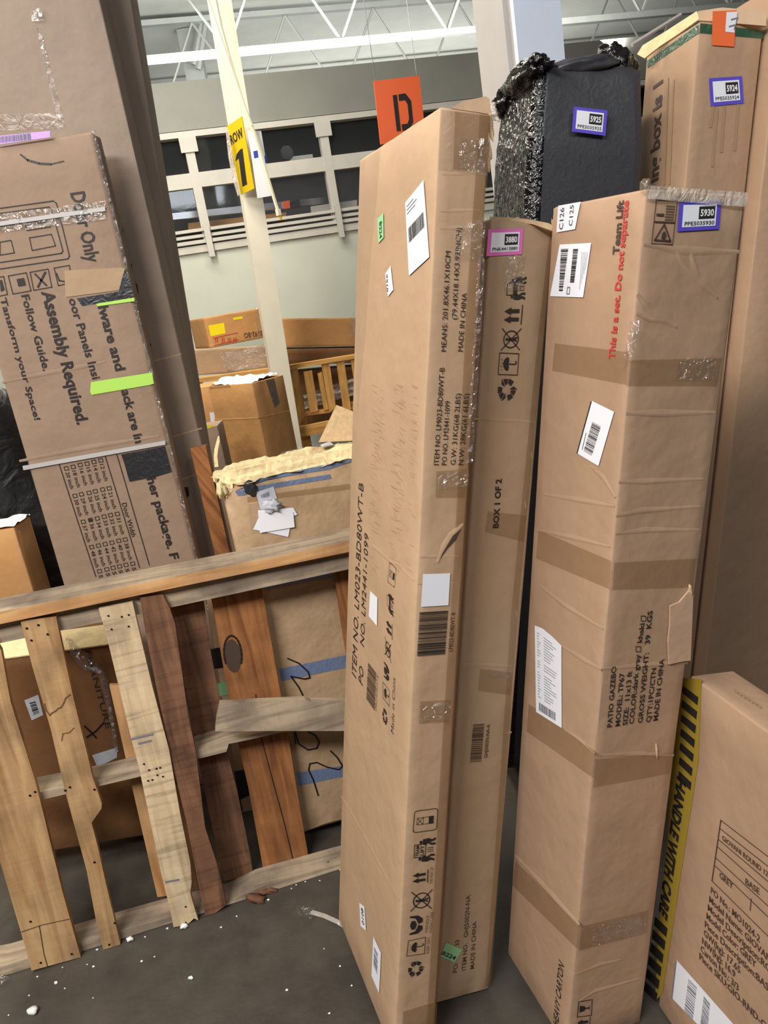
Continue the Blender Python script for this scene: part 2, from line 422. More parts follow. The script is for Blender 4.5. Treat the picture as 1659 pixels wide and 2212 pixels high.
# --- handling pictograms in a unit square
def ic_arrows(k, f):
    for x in (0.28, 0.68):
        k.upoly(f, [(x - .09, .2), (x + .09, .2), (x + .09, .62), (x - .09, .62)])
        k.upoly(f, [(x - .18, .62), (x + .18, .62), (x, .98)])
    k.uline(f, [(.05, .06), (.95, .06)], .05)
def ic_umbrella(k, f, box=True):
    if box: k.uline(f, [(0, 0), (1, 0), (1, 1), (0, 1), (0, 0)], .035)
    k.upoly(f, [(.18, .52)] + [(.5 + .32 * math.cos(a), .52 + .26 * math.sin(a)) for a in [math.pi * (1 - i / 8) for i in range(9)]] + [(.66, .47), (.5, .52), (.34, .47)])
    k.uline(f, [(.5, .5), (.5, .16), (.56, .1), (.64, .14)], .05)
    for x, y in ((.25, .86), (.4, .9), (.55, .86), (.72, .9)): k.uline(f, [(x, y), (x - .04, y - .07)], .02)
def ic_recycle(k, f):
    for i in range(3):
        a0 = math.pi / 2 + i * 2 * math.pi / 3
        def P(r, a): return (.5 + r * math.cos(a0 + a), .47 + r * math.sin(a0 + a))
        k.upoly(f, [P(.5, -.30), P(.5, .30), P(.30, .42), P(.26, -.42)])
        k.upoly(f, [P(.47, .42), P(.52, .95), P(.26, .98), P(.22, .58)])
        k.upoly(f, [P(.58, 1.05), P(.15, 1.12), P(.38, 1.42)])
def ic_nostep(k, f):
    k.ucircle(f, (.5, .5), .38, .05)
    k.uline(f, [(.02, .02), (.98, .98)], .045); k.uline(f, [(.02, .98), (.98, .02)], .045)
    k.udisc(f, (.5, .72), .07); k.upoly(f, [(.42, .64), (.58, .64), (.56, .38), (.62, .18), (.52, .2), (.5, .36), (.46, .2), (.38, .2), (.44, .38)])
def ic_hands(k, f):
    k.upoly(f, [(.5, .95), (.72, .84), (.72, .6), (.5, .48), (.28, .6), (.28, .84)])
    for sx in (1, -1):
        X = lambda x: .5 + sx * (x - .5)
        k.upoly(f, [(X(.52), .36), (X(.66), .44), (X(.84), .58), (X(.9), .98), (X(.98), .96), (X(.98), .4), (X(.8), .08), (X(.6), .08)])
def ic_team(k, f, txt=True):
    k.uline(f, [(.24, .46), (.76, .46), (.76, .98), (.24, .98), (.24, .46)], .03)
    if txt:
        k.utext(f, 'TEAM', .28, .72, .76, .15); k.utext(f, 'LIFT', .30, .70, .54, .15)
    else:
        k.upoly(f, [(.26, .5), (.74, .5), (.74, .66), (.26, .66)])
    for sx in (1, -1):
        X = lambda x: .5 + sx * (x - .5)
        k.udisc(f, (X(.84), .70), .07)
        k.upoly(f, [(X(.78), .36), (X(.98), .34), (X(.95), .62), (X(.76), .60), (X(.70), .50)])
        k.upoly(f, [(X(.84), .38), (X(.98), .36), (X(.92), .18), (X(.98), .02), (X(.88), .02), (X(.82), .2)])
        k.upoly(f, [(X(.78), .38), (X(.86), .36), (X(.76), .18), (X(.78), .02), (X(.69), .02), (X(.68), .2)])
    for x in (.42, .5, .58): k.uline(f, [(x, .1), (x, .36)], .025)
def ic_stack(k, f):
    r = .1
    pts = []
    for cx, cy, a in ((1 - r, 1 - r, 0), (r, 1 - r, 90), (r, r, 180), (1 - r, r, 270)):
        pts += [(cx + r * math.cos(math.radians(a + t)), cy + r * math.sin(math.radians(a + t))) for t in (0, 45, 90)]
    k.uline(f, pts + pts[:1], .03)
    k.uline(f, [(.34, .34), (.66, .34), (.66, .86), (.34, .86), (.34, .34)], .02)
    k.upoly(f, [(.32, .16), (.68, .16), (.68, .36), (.32, .36)])
    k.uline(f, [(.34, .6), (.66, .6)], .02); k.uline(f, [(.34, .62), (.66, .86)], .02); k.uline(f, [(.66, .62), (.34, .86)], .02)
def ic_glass(k, f):
    k.uline(f, [(0, 0), (1, 0), (1, 1), (0, 1), (0, 0)], .05)
    k.upoly(f, [(.28, .88), (.72, .88), (.66, .55), (.54, .46), (.54, .22), (.7, .16), (.3, .16), (.46, .22), (.46, .46), (.34, .55)])
# ------------------------------------------------------------------ cartons
class Carton:
    def __init__(s, name, label, R, t, L, mat, cat='box', group=None, taper=0.0, e=0.005, wear=0.0015, n=(6, 6, 14), dents=None, body='carton_body', open_top=False):
        s.R = Matrix(R); s.t = Vector(t); s.L = Vector(L); s.k = taper
        base = s.P(.5, .5, 0); base.z = max(0.0, min(s.P(i, j, 0).z for i in (0, 1) for j in (0, 1)))
        s.root = thing(name, base, label, cat, group)
        ax = []
        for i in range(3):
            q = min(0.2, e / s.L[i]); m_ = n[i]
            ax.append([0.0, q] + [q + (1 - 2 * q) * j / m_ for j in range(1, m_)] + [1 - q, 1.0])
        idx = {}; V = []; UV = []
        cen = s.P(.5, .5, .5)
        def vert(i, j, k):
            key = (i, j, k)
            if key in idx: return idx[key]
            p = [ax[0][i], ax[1][j], ax[2][k]]
            ext = [p[0] in (0.0, 1.0), p[1] in (0.0, 1.0), p[2] in (0.0, 1.0)]
            if sum(ext) >= 2:
                for d in range(3):
                    if ext[d]:
                        q = e / s.L[d] * 0.32
                        p[d] = q if p[d] == 0.0 else 1 - q
            w = s.P(*p)
            if sum(ext) >= 2 and wear:
                nn = noise.noise(w * 17.0) * 0.5 + noise.noise(w * 50.0) * 0.5
                w += (cen - w).normalized() * wear * max(0, nn + 0.2) * 2
            if dents:
                for fn in dents: w = fn(s, w, p)
            idx[key] = len(V); V.append(w)
            UV.append((p[0] * s.L[0] + p[1] * s.L[1], p[2] * s.L[2])); return idx[key]
        F = []
        nx, ny, nz = len(ax[0]) - 1, len(ax[1]) - 1, len(ax[2]) - 1
        for j in range(ny):
            for k in range(nz):
                for i in (0, nx): F.append([vert(i, j, k), vert(i, j + 1, k), vert(i, j + 1, k + 1), vert(i, j, k + 1)])
        for i in range(nx):
            for k in range(nz):
                for j in (0, ny): F.append([vert(i, j, k), vert(i + 1, j, k), vert(i + 1, j, k + 1), vert(i, j, k + 1)])
        for i in range(nx):
            for j in range(ny):
                for k in ((0,) if open_top else (0, nz)): F.append([vert(i, j, k), vert(i + 1, j, k), vert(i + 1, j + 1, k), vert(i, j + 1, k)])
        s.body = mesh(body, V, F, mat, s.root, uvs=UV, smooth=True, recalc=True)
        if open_top:
            md = s.body.modifiers.new('board', 'SOLIDIFY'); md.thickness = 0.005; md.offset = -1
    def P(s, a, b, c):
        g = 1 + s.k * c
        return s.t + s.R @ Vector((a * s.L[0] * g, b * s.L[1] * g, c * s.L[2]))
    def face(s, f):
        ax = 'abc'.index(f[0]); n = s.R.col[ax]
        p = s.t if f[1] == '0' else s.t + n * s.L[ax]
        return Plane(p, n)
def front_carton(name, label, pl, quad, depth, mat, back=None, **kw):
    """carton whose front is a pixel quad TL,TR,BR,BL on a plane, squared up about its mean width and height"""
    q = [pl.hit(p) for p in quad]
    up = ((q[0] - q[3]) + (q[1] - q[2])) / 2; rt = ((q[1] - q[0]) + (q[2] - q[3])) / 2
    c = up.normalized(); a = -(rt - c * rt.dot(c)).normalized(); b = a.cross(c)
    if b.dot(pl.n) > 0: b = -b
    # local a: along the front (right to left), b: depth, c: up; origin at bottom right front corner
    cen = (q[0] + q[1] + q[2] + q[3]) / 4
    L = (abs(rt.dot(a)), depth, up.length)
    t = cen - a * L[0] / 2 - c * L[2] / 2
    R = Matrix((a, b, c)).transposed()
    return Carton(name, label, R, t, L, mat, **kw)
def ridge(parent, pl, pts, w=0.004, h=0.0016, mat='card_tan', name='crease'):
    """folded crease: a low raised ridge along a line on a face"""
    w *= 2.6; h *= 0.8
    P = [pl.hit(p) for p in pts]; V = []; F = []
    for i, q in enumerate(P):
        e = (P[min(i + 1, len(P) - 1)] - P[max(i - 1, 0)]).normalized(); g = pl.n.cross(e)
        k = w * (0.4 if i in (0, len(P) - 1) else 1)
        V += [q - g * k / 2, q + pl.n * h, q + g * k / 2]
    for i in range(len(P) - 1):
        a, b = i * 3, i * 3 + 3
        F += [[a, b, b + 1, a + 1], [a + 1, b + 1, b + 2, a + 2]]
    o = mesh(name, V, F, mat, parent, uvs=[(v.x + v.y, v.z) for v in V])
    for p in o.data.polygons: p.use_smooth = True
    return o
def crinkled(name, P, mat, parent=None, amp=0.01, seed=0, label=None):
    """film patch: a bilinear grid over 4 world points, crumpled outwards"""
    n = 14; V = []; F = []
    nr = (P[1] - P[0]).cross(P[3] - P[0]).normalized()
    if nr.dot(CAM_POS - P[0]) < 0: nr = -nr
    for i in range(n + 1):
        for j in range(n + 1):
            u, v = i / n, j / n
            q = (P[0] * (1 - u) + P[1] * u) * (1 - v) + (P[3] * (1 - u) + P[2] * u) * v
            q = q + nr * (abs(noise.noise(q * 22 + Vector((seed, 0, 0)))) * amp + 0.001)
            V.append(q)
    for i in range(n):
        for j in range(n):
            a = i * (n + 1) + j; F.append([a, a + 1, a + n + 2, a + n + 1])
    o = mesh(name, V, F, mat, parent)
    for p in o.data.polygons: p.use_smooth = True
    if label: o['label'] = label
    return o
def box8(name, p0, ex, ey, ez, mat, parent=None, uvx=None):
    p0, ex, ey, ez = map(Vector, (p0, ex, ey, ez))
    V = [p0 + ex * i + ey * j + ez * k for k in (0, 1) for j in (0, 1) for i in (0, 1)]
    F = [[0, 1, 3, 2], [4, 5, 7, 6], [0, 1, 5, 4], [2, 3, 7, 6], [0, 2, 6, 4], [1, 3, 7, 5]]
    g = (uvx or max((ex, ey, ez), key=lambda w: w.length)).normalized()
    h = Vector((g.y, -g.x, g.z)) if abs(g.z) < .9 else Vector((1, 1, 0))
    return mesh(name, V, F, mat, parent, uvs=[(v.dot(g), v.dot(h) + v.z * .5) for v in V], recalc=True)
def tube(name, pts, r, mat, parent=None, n=6, label=None):
    V = []; F = []
    pts = [Vector(p) for p in pts]
    for i, q in enumerate(pts):
        e = (pts[min(i + 1, len(pts) - 1)] - pts[max(i - 1, 0)]).normalized()
        g = e.cross(Vector((0, 0, 1)) if abs(e.z) < .9 else Vector((1, 0, 0))).normalized(); h = e.cross(g)
        rr = r[i] if isinstance(r, (list, tuple)) else r
        V += [q + (g * math.cos(2 * math.pi * k / n) + h * math.sin(2 * math.pi * k / n)) * rr for k in range(n)]
    for i in range(len(pts) - 1):
        for k in range(n):
            F.append([i * n + k, i * n + (k + 1) % n, (i + 1) * n + (k + 1) % n, (i + 1) * n + k])
    F += [list(range(n)), list(range(len(V) - n, len(V)))]
    o = mesh(name, V, F, mat, parent, smooth=True, recalc=True)
    if label: o['label'] = label
    return o

# ------------------------------------------------------------------ the setting
fl = mesh('floor', [(-9, -6, 0), (12, -6, 0), (12, 26, 0), (-9, 26, 0)], [[0, 1, 2, 3]], 'concrete_floor'); tag(fl, kind='structure')
WD = Vector((0.973, 0.229, 0)).normalized(); WN = Vector((WD.y, -WD.x, 0))      # along the far partition / towards the viewer
def wall_plane(y): return Plane((0, y, 0), WN)
WP = wall_plane(8.8)
def wpt(s, z, back=0.0, y=8.8): return Vector((0, y, 0)) + WD * s + Vector((0, 0, z)) - WN * back
def sz(p, pl=WP):                     # pixel -> (run along the wall, height)
    q = pl.hit(p); return q.dot(WD) - pl.p.dot(WD), q.z
def wbox(name, s0, s1, z0, z1, back, depth, mat, parent=None, y=8.8):
    return box8(name, wpt(s0, z0, back, y), WD * (s1 - s0), -WN * depth, Vector((0, 0, z1 - z0)), mat, parent)
zsill = sz((560, 505))[1]; ztop = sz((560, 277))[1]
wb = wbox('wall_back', -7, 9, 0, zsill - 0.10, 0, 0.15, 'paint_wall'); tag(wb, kind='structure')
wu = wbox('wall_back_upper', -7, 9, ztop + 0.06, ztop + 0.5, 0.02, 0.12, 'paint_grey'); tag(wu, kind='structure')
# far hall behind the partition
hw = wbox('wall_far', -12, 12, 0, 7.5, 0, 0.2, 'paint_grey', y=21.0); tag(hw, kind='structure')
# the band of windows: sill rails, mullions, mid rail, panes
win = wbox('window_1', -7, 9, zsill - 0.10, zsill - 0.03, -0.03, 0.2, 'paint_frame'); tag(win, kind='structure')
for k, (dz, h, fwd) in enumerate(((-0.015, 0.035, 0.05), (0.045, 0.03, 0.03), (0.10, 0.03, 0.05))):
    wbox('sill_rail', -7, 9, zsill + dz, zsill + dz + h, -fwd, 0.06, 'paint_frame', win)
zmid = sz((560, 372))[1]
wbox('mid_rail', -7, 9, zmid - 0.07, zmid + 0.07, -0.01, 0.08, 'paint_frame', win)
wbox('head_rail', -7, 9, ztop - 0.01, ztop + 0.045, -0.02, 0.12, 'paint_frame', win)
muls = [sz((425, 400))[0], sz((711, 365))[0]]; step = muls[1] - muls[0]
ms = [muls[0] + step * k for k in (-3, -2, -1, 0, 1, 2, 3)]
for s0 in ms:
    wbox('mullion', s0 - 0.045, s0 + 0.045, zsill, ztop, -0.015, 0.09, 'paint_frame', win)
    wbox('bracket', s0 - 0.085, s0 + 0.085, ztop - 0.15, ztop - 0.01, -0.03, 0.02, 'paint_frame', win)
    wbox('rail_clip', s0 - 0.03, s0 + 0.03, zsill - 0.16, zsill + 0.16, -0.09, 0.03, 'paint_frame', win)
for a, b in zip(ms, ms[1:]):
    for z0, z1 in ((zsill + .12, zmid - .06), (zmid + .06, ztop - .03)):
        wbox('pane', a + .04, b - .04, z0, z1, 0.03, 0.006, 'window_glass', win)
# dim store room behind the glass
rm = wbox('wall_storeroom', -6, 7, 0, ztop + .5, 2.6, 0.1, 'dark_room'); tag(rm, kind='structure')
rc = wbox('storeroom_light_block', -6, 7, ztop + .40, ztop + .44, 0.16, 2.5, 'dark_room'); tag(rc, kind='structure')  # added slab keeping spill from the upward fill out of this room
# roof deck, joists
deck = box8('ceiling', (-9, -6, 5.9), (21, 0, 0), (0, 32, 0), (0, 0, 0.1), 'deck_grey'); tag(deck, kind='structure')
def truss(y, z0, z1, s0, s1, label, pitch=1.35, mat='paint_steel'):
    base = wpt((s0 + s1) / 2, z0, 0, y)
    r = thing('roof_truss', base, label, 'roof truss', 'steel trusses under the roof')
    for z, hh in ((z0, 0.07), (z1, 0.07)):
        wbox('chord', s0, s1, z, z + hh, -0.05, 0.1, mat, r, y)
    n = int((s1 - s0) / pitch)
    for i in range(n):
        for a, b in (((i), (i + .5)), ((i + 1), (i + .5))):
            tube('web_rod', [wpt(s0 + a * pitch, z1, 0, y), wpt(s0 + b * pitch, z0 + .05, 0, y)], 0.018, mat, r, n=5)
for y, lab in ((10.2, 'pale steel roof truss nearest, with heavy bottom chord above the window band'),
               (12.9, 'second pale steel roof truss, thinner in view just above the windows'),
               (16.2, 'farthest pale steel roof truss close to the grey far wall')):
    zc = CAM_H + (at((770, 85), 10.2).z - CAM_H) if y == 10.2 else 4.6
    truss(y, 4.52, 5.72, -7, 8, lab)
hc = thing('hall_column', Vector((at((408, 100), 13.2).x, 13.2, 0)), 'wide pale column far back in the hall left of the row sign', 'column')
xl, xr = at((388, 100), 13.2), at((430, 100), 13.2)
box8('shaft', Vector((xl.x, 13.2, 0)), Vector((xr.x - xl.x, 0, 0)), Vector((0, .3, 0)), Vector((0, 0, 5.88)), 'paint_steel', hc)
for a_, b_ in (((452, -10), (428, 150)), ((444, -10), (418, 140))):
    tube('brace', [at(a_, 13.0), at(b_, 13.0)], 0.05, 'paint_steel', hc)
# ------------------------------------------------------------------ cartons leaning on the right
R_MAIN = [[-0.29304, 0.93579, 0.19603], [0.95609, 0.28767, 0.05599], [0.00399, -0.20383, 0.979]]
main = Carton('long_carton', 'long flat tan carton leaning in front of the others, tall left side with black print', R_MAIN, (-0.1858, 1.3692, 0.0293), (0.4611, 0.101, 2.0288), 'card_tan', n=(8, 4, 24))
box2 = Carton('narrow_carton', 'narrow brown carton marked BOX 1 OF 2 with pink sticker near its top', [[-0.29935, 0.93214, 0.20373], [0.95414, 0.29169, 0.06737], [-0.00338, -0.21455, 0.97671]], (-0.07, 1.4859, 0.033), (0.40, 0.1457, 1.8365), 'card_dull', n=(8, 4, 24))
box3 = Carton('gazebo_carton', 'tall brown patio gazebo carton with red line of print and violet sticker 5930', [[-0.28383, 0.94432, 0.16642], [0.95799, 0.2867, 0.00698], [0.04112, -0.16141, 0.98603]], (0.2072, 1.3199, 0.0326), (0.2791, 0.2018, 1.8087), 'card_brown', n=(10, 10, 30), taper=0.03)
gio = Carton('base_carton', 'wide carton low at the right edge with yellow and black warning strip', [[-0.185, 0.97112, 0.1507], [0.98274, 0.18273, 0.02891], [-0.00054, -0.15345, 0.98816]], (0.6156, 0.5173, 0.016), (0.9, 0.1028, 0.8527), 'card_brown', n=(12, 4, 10))
R5 = [[-0.11886, 0.98014, 0.15872], [0.99291, 0.11698, 0.02121], [-0.00222, -0.16011, 0.9871]]
box4 = Carton('tall_box', 'tall carton behind the gazebo carton with violet sticker 5924 and orange tag', R5, (0.6825, 2.237, 0.0309), (0.2902, 0.1883, 2.2677), 'card_brown', n=(6, 6, 24))
Rv = Matrix(R5)
right = Carton('tall_plain_carton', 'tall plain brown carton in shade standing at the right edge of the picture', R5, Vector((0.6825, 2.237, 0.0309)) + Rv @ Vector((-0.06, 0.205, 0)) + Vector((0, 0, .062)), (0.5, 0.6, 2.30), 'card_brown', n=(6, 6, 20))
# ------------------------------------------------------------------ left cartons
DP = Plane((0, 2.62, 0), (0, -1, 0))
door = Carton('door_carton', 'pinkish door carton with large black sideways print beside the pallet', [[-1, 0, 0], [0, 1, 0], [0, 0, 1]], (-0.69, 2.62, 0), (0.485, 0.09, 2.325), 'card_pink', n=(8, 4, 24), e=0.012)
tall_a = Carton('tall_flat_carton', 'tall tan carton directly behind the door carton, rising out of the picture', [[-1, 0, 0], [0, 1, 0], [0, 0, 1]], (-0.618, 2.80, 0), (0.5, 0.12, 3.0), 'card_mauve', n=(6, 4, 20))
tb0 = at((480, 1200), 3.02); tb1 = at((282, 0), 3.02)
c_ = (tb1 - tb0).normalized(); a_ = Vector((-1, 0, 0)); a_ = (a_ - c_ * a_.dot(c_)).normalized(); b_ = Vector((0, 1, 0))
org = tb0 - c_ * ((tb0.z - 0.062) / c_.z)
tall_b = Carton('tall_rear_carton', 'rearmost tall carton on the left, only its right strip showing', Matrix((a_, b_, c_)).transposed(), org, (0.5, 0.12, 3.0), 'card_mauve', n=(6, 4, 20))
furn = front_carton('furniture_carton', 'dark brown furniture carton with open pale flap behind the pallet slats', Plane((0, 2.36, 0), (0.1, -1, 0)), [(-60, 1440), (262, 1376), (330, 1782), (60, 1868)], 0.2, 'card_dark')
# ------------------------------------------------------------------ battered carton behind the pallet
dn = Vector((0, -1, 0.0)); 
_PB = Vector((-.208, .978, 0)); _dc = (_PB * .124 + Vector((0, 0, 1))).normalized(); _da = Vector((-.978, -.208, 0)); _db = (_PB - _dc * _PB.dot(_dc)).normalized()
dam = Carton('battered_carton', 'battered grey-brown carton patched with blue tape, torn pale top', Matrix((_da, _db, _dc)).transposed(), (0.0146, 2.27, 0.051), (0.475, 0.40, 1.185), 'card_old', n=(10, 10, 16), e=0.012, wear=0.008)
# ------------------------------------------------------------------ black film bundle behind the narrow carton
def blob(name, c, rad, mat, parent=None, amp=0.25, freq=6.0, sub=4, seed=0.0, label=None, rot=0.0):
    bm = bmesh.new(); bmesh.ops.create_icosphere(bm, subdivisions=sub, radius=1.0)
    cz, sn = math.cos(rot), math.sin(rot); V = []
    for v in bm.verts:
        d = v.co.copy(); k = 1 + amp * (noise.noise(d * freq * 0.35 + Vector((seed, 0, 0))) + 0.45 * abs(noise.noise(d * freq + Vector((0, seed, 0)))) - 0.1)
        q = Vector((d.x * rad[0], d.y * rad[1], d.z * rad[2])) * k
        V.append(Vector(c) + Vector((q.x * cz + q.z * sn, q.y, -q.x * sn + q.z * cz)))
    F = [[v.index for v in f.verts] for f in bm.faces]; bm.free()
    o = mesh(name, V, F, mat, parent)
    for p in o.data.polygons: p.use_smooth = True
    if label: o['label'] = label
    return o
def film_wrap(s, w, p):
    """stretch film: tight wrinkles, stronger on the narrow left side, lumpy top"""
    cen = s.P(.5, .5, .5); d = (w - cen); d -= s.R.col[2] * d.dot(s.R.col[2]); d.normalize()
    left = 1.0 if p[1] < 0.02 else 0.22
    n1 = abs(noise.noise(Vector((w.x * 14, w.y * 14, w.z * 30)))) + 0.2 * abs(noise.noise(w * 46))
    w = w + d * (n1 * 0.006 * left)
    if p[2] > 0.9:
        w = w + s.R.col[2] * (noise.noise(Vector((w.x * 9, w.y * 9, 1.0))) * 0.03 * (p[2] - 0.9) * 10) - d * 0.025 * (p[2] - 0.9) * 10
    return w
RB = Matrix(R5)
tb = at((1156, 122), 2.32) - RB.col[2] * 2.2; tb.z = max(tb.z, 0.07)
bundle = Carton('wrapped_bundle', 'tall bundle wrapped in crinkled black film with violet sticker 5925', RB, tb, (0.36, 0.345, 2.2), 'wrap_black', n=(30, 40, 90), dents=[film_wrap], wear=0.0, e=0.03, body='film_wrap', cat='bundle')
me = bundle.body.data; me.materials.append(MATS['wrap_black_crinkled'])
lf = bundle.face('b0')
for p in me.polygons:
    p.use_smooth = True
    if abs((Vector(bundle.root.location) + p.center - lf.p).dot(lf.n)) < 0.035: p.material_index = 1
blob('film_tuft', bundle.P(.45, .10, 1.0) + Vector((0, 0, -.012)), (0.06, 0.18, 0.045), 'wrap_black_crinkled', bundle.root, amp=0.3, freq=9, seed=3)
blob('film_tuft', bundle.P(.90, .10, .985), (0.05, 0.06, 0.045), 'wrap_black_crinkled', bundle.root, amp=0.3, freq=7, seed=4)
blob('film_tuft', bundle.P(.95, .0, .975), (0.022, 0.02, 0.03), 'film_white', bundle.root, amp=0.5, freq=6, seed=5, label='torn clear film showing pale')
blob('film_tuft', bundle.P(.3, .80, 1.0) + Vector((0, 0, .0)), (0.06, 0.07, 0.075), 'wrap_black_crinkled', bundle.root, amp=0.35, freq=5, seed=8)
blob('film_tuft', bundle.P(.2, .45, 1.0) + Vector((0, 0, -.005)), (0.12, 0.06, 0.03), 'wrap_black', bundle.root, amp=0.25, freq=5, seed=9)
# ------------------------------------------------------------------ the upright pallet
PU = Vector((0.978, 0.208, 0)).normalized(); PB = Vector((-PU.y, PU.x, 0)); PV = (Vector((0, 0, 1)) + PB * 0.13).normalized()
FP = Plane((-1.094, 1.856, 0), PU.cross(PV))
pal = thing('wooden_pallet', on_floor((330, 2012)), 'broken wooden pallet standing on edge on the dark floor', 'pallet')
def board(name, pts, back, thick, mat, grain=None, label=None, direction=None, lift=0.0):
    pl = FP.shift(back)
    o = slab(name, pl, pts, thick, mat, pal, back=direction or -FP.n, grain=grain, label=label, lift=lift)
    off = wloc(pal)
    for v in o.data.vertices:
        if v.co.z + off.z < 0.002: v.co.z = 0.002 - off.z
    return o
PBh = PB.copy()
def weathered(o, mt):                # upper faces greyed by dust and weather
    o.data.materials.append(MATS[mt])
    for p in o.data.polygons:
        if p.normal.z > 0.8: p.material_index = 1
weathered(board('top_rail', [(-60, 1335), (330, 1255), (583, 1205), (800, 1158), (800, 1183), (522, 1240), (294, 1287), (-60, 1361)], -0.012, 0.13, 'wood_rail', PU, 'orange-grained top rail of the pallet', PBh), 'wood_grey')
board('stringer', [(-60, 1352), (770, 1182), (770, 1226), (300, 1327), (-60, 1402)], 0.022, 0.04, 'wood_grey', PU)
board('stringer', [(-60, 1735), (84, 1712), (212, 1686), (296, 1665), (422, 1622), (490, 1600), (780, 1530), (780, 1552), (600, 1584), (519, 1602), (494, 1607), (489, 1624), (425, 1640), (296, 1679), (219, 1697), (84, 1729), (-60, 1752)], 0.022, 0.085, 'wood_grey', PU, None, PBh)
board('stringer', [(-60, 2100), (10, 2086), (164, 2040), (281, 2005), (369, 1980), (494, 1949), (558, 1917), (730, 1868), (800, 1850), (800, 1875), (730, 1892), (558, 1942), (494, 1968), (369, 2003), (281, 2028), (164, 2064), (25, 2104), (-60, 2122)], 0.022, 0.085, 'wood_grey', PU, None, PBh)
board('slat', [(-125, 1388), (-22, 1366), (2, 1404), (23, 1516), (77, 1689), (135, 1927), (175, 2069), (68, 2097), (45, 2013), (0, 1861), (-62, 1610)], 0, 0.02, 'wood_pale', PV)
board('slat', [(44, 1341), (121, 1332), (128, 1367), (156, 1497), (187, 1623), (200, 1679), (220, 1735), (219, 1747), (198, 1777), (212, 1833), (233, 1927), (261, 2043), (224, 2053), (208, 1992), (187, 1880), (140, 1707), (110, 1577), (70, 1441)], 0, 0.02, 'wood_pale', PV, 'split slat broken away along its right side')
board('slat', [(213, 1315), (286, 1300), (302, 1369), (328, 1480), (365, 1619), (389, 1757), (411, 1863), (414, 1904), (411, 1929), (421, 1965), (429, 1990), (419, 1984), (408, 2001), (401, 1990), (396, 2002), (375, 2003), (364, 1951), (347, 1882), (317, 1738), (300, 1657), (284, 1598), (258, 1489), (229, 1369)], -0.004, 0.022, 'wood_white', PV, 'whitish rough-sawn slat with splintered foot')
board('slat', [(302, 1290), (352, 1284), (366, 1312), (378, 1347), (387, 1410), (406, 1543), (423, 1625), (432, 1699), (443, 1788), (469, 1866), (489, 1955), (466, 1972), (443, 1979), (428, 1906), (402, 1773), (369, 1636), (336, 1476), (313, 1358)], 0.004, 0.018, 'wood_brown', PV, 'dark brown wavy-edged slat')
board('slat', [(346, 1284), (436, 1265), (454, 1402), (469, 1480), (491, 1627), (511, 1702), (541, 1849), (547, 1890), (483, 1904), (440, 1700), (400, 1500)], 0.108, 0.018, 'wood_brown', PV)
board('slat', [(450, 1263), (560, 1241), (576, 1328), (602, 1476), (621, 1580), (643, 1717), (667, 1855), (569, 1880), (562, 1840), (536, 1699), (502, 1550), (482, 1439), (463, 1328)], 0.108, 0.018, 'wood_orange', PV, 'wide reddish-orange slat with a dark knot')
board('slat', [(719, 1217), (775, 1206), (800, 1360), (815, 1480), (762, 1488), (743, 1380)], 0.108, 0.018, 'wood_orange', PV)
board('slat', [(236, 1480), (330, 1480), (362, 1700), (385, 1932), (340, 1938), (299, 1760)], 0.108, 0.018, 'wood_rail', PV)
board('slat', [(372, 1700), (402, 1700), (430, 1920), (414, 1926)], 0.05, 0.016, 'wood_rail', PV)
board('broken_board', [(475, 1521), (660, 1512), (673, 1516), (800, 1514), (800, 1579), (600, 1579), (465, 1580), (468, 1553)], -0.05, 0.035, 'wood_grey', PU, 'short grey broken board stuck across the pallet')
# knot, cracks, nail heads, stencil marks
nb = FP.shift(0.108)
k = Ink(nb, 0.001); kc = (503, 1417)
k._add([nb.hit((kc[0] + 18 * math.cos(t) + 3 * math.sin(t), kc[1] + 36 * math.sin(t)), 0.001) for t in [2 * math.pi * i / 18 for i in range(18)]], [list(range(18))])
k.done(pal, 'knot', 'ink_brown')
k = Ink(nb, 0.0015)
ring = [(kc[0] + 19 * math.cos(t) + 3 * math.sin(t), kc[1] - 4 + 40 * math.sin(t)) for t in [math.radians(a) for a in range(150, 391, 15)]]
k.line(ring, 0.006)
k.line([(552, 1500), (566, 1600), (590, 1690), (612, 1770), (634, 1862)], 0.003)
k.done(pal, 'crack', 'wood_hole')
for px in [(58, 1357), (83, 1350), (103, 1370), (68, 1383), (65, 1718), (76, 1710), (141, 1707), (151, 1700), (204, 1705), (66, 1990), (88, 2079), (155, 2060), (236, 2040), (204, 1862), (248, 1993)]:
    q = FP.hit(px, 0.001); g = PU * 0.0035; h = PV * 0.0035
    mesh('nail_head', [q + g * math.cos(a) + h * math.sin(a) + FP.n * 0.001 for a in [i * math.pi / 4 for i in range(8)]], [list(range(8))], 'nail', pal)
FW = FP.shift(-0.004)
for px in [(234, 1330), (263, 1332), (278, 1328), (241, 1359), (278, 1353), (322, 1663), (338, 1660), (346, 1658), (329, 1684), (352, 1677), (340, 1674), (320, 1686), (311, 1650), (401, 1958)]:
    q = FW.hit(px, 0.001); g = PU * 0.003; h = PV * 0.003
    mesh('nail_head', [q + g * math.cos(a) + h * math.sin(a) + FP.n * 0.001 for a in [i * math.pi / 4 for i in range(8)]], [list(range(8))], 'nail', pal)
k = Ink(FP, 0.001)
k.line([(46, 2013), (90, 1998), (150, 1985)], 0.002); k.line([(85, 2000), (95, 2060), (103, 2088)], 0.002)
k.done(pal, 'crack', 'wood_hole')
k = Ink(FP, 0.001)
stain = [(96, 1520), (100, 1535), (108, 1545), (112, 1540), (120, 1536), (126, 1530), (132, 1528), (138, 1518), (142, 1508), (152, 1500)]
k.line(stain, 0.004); k.line([(133, 1600), (136, 1585), (150, 1582), (160, 1572)], 0.003)
k.done(pal, 'water_stain', 'wood_brown')
k = Ink(FW, 0.001)
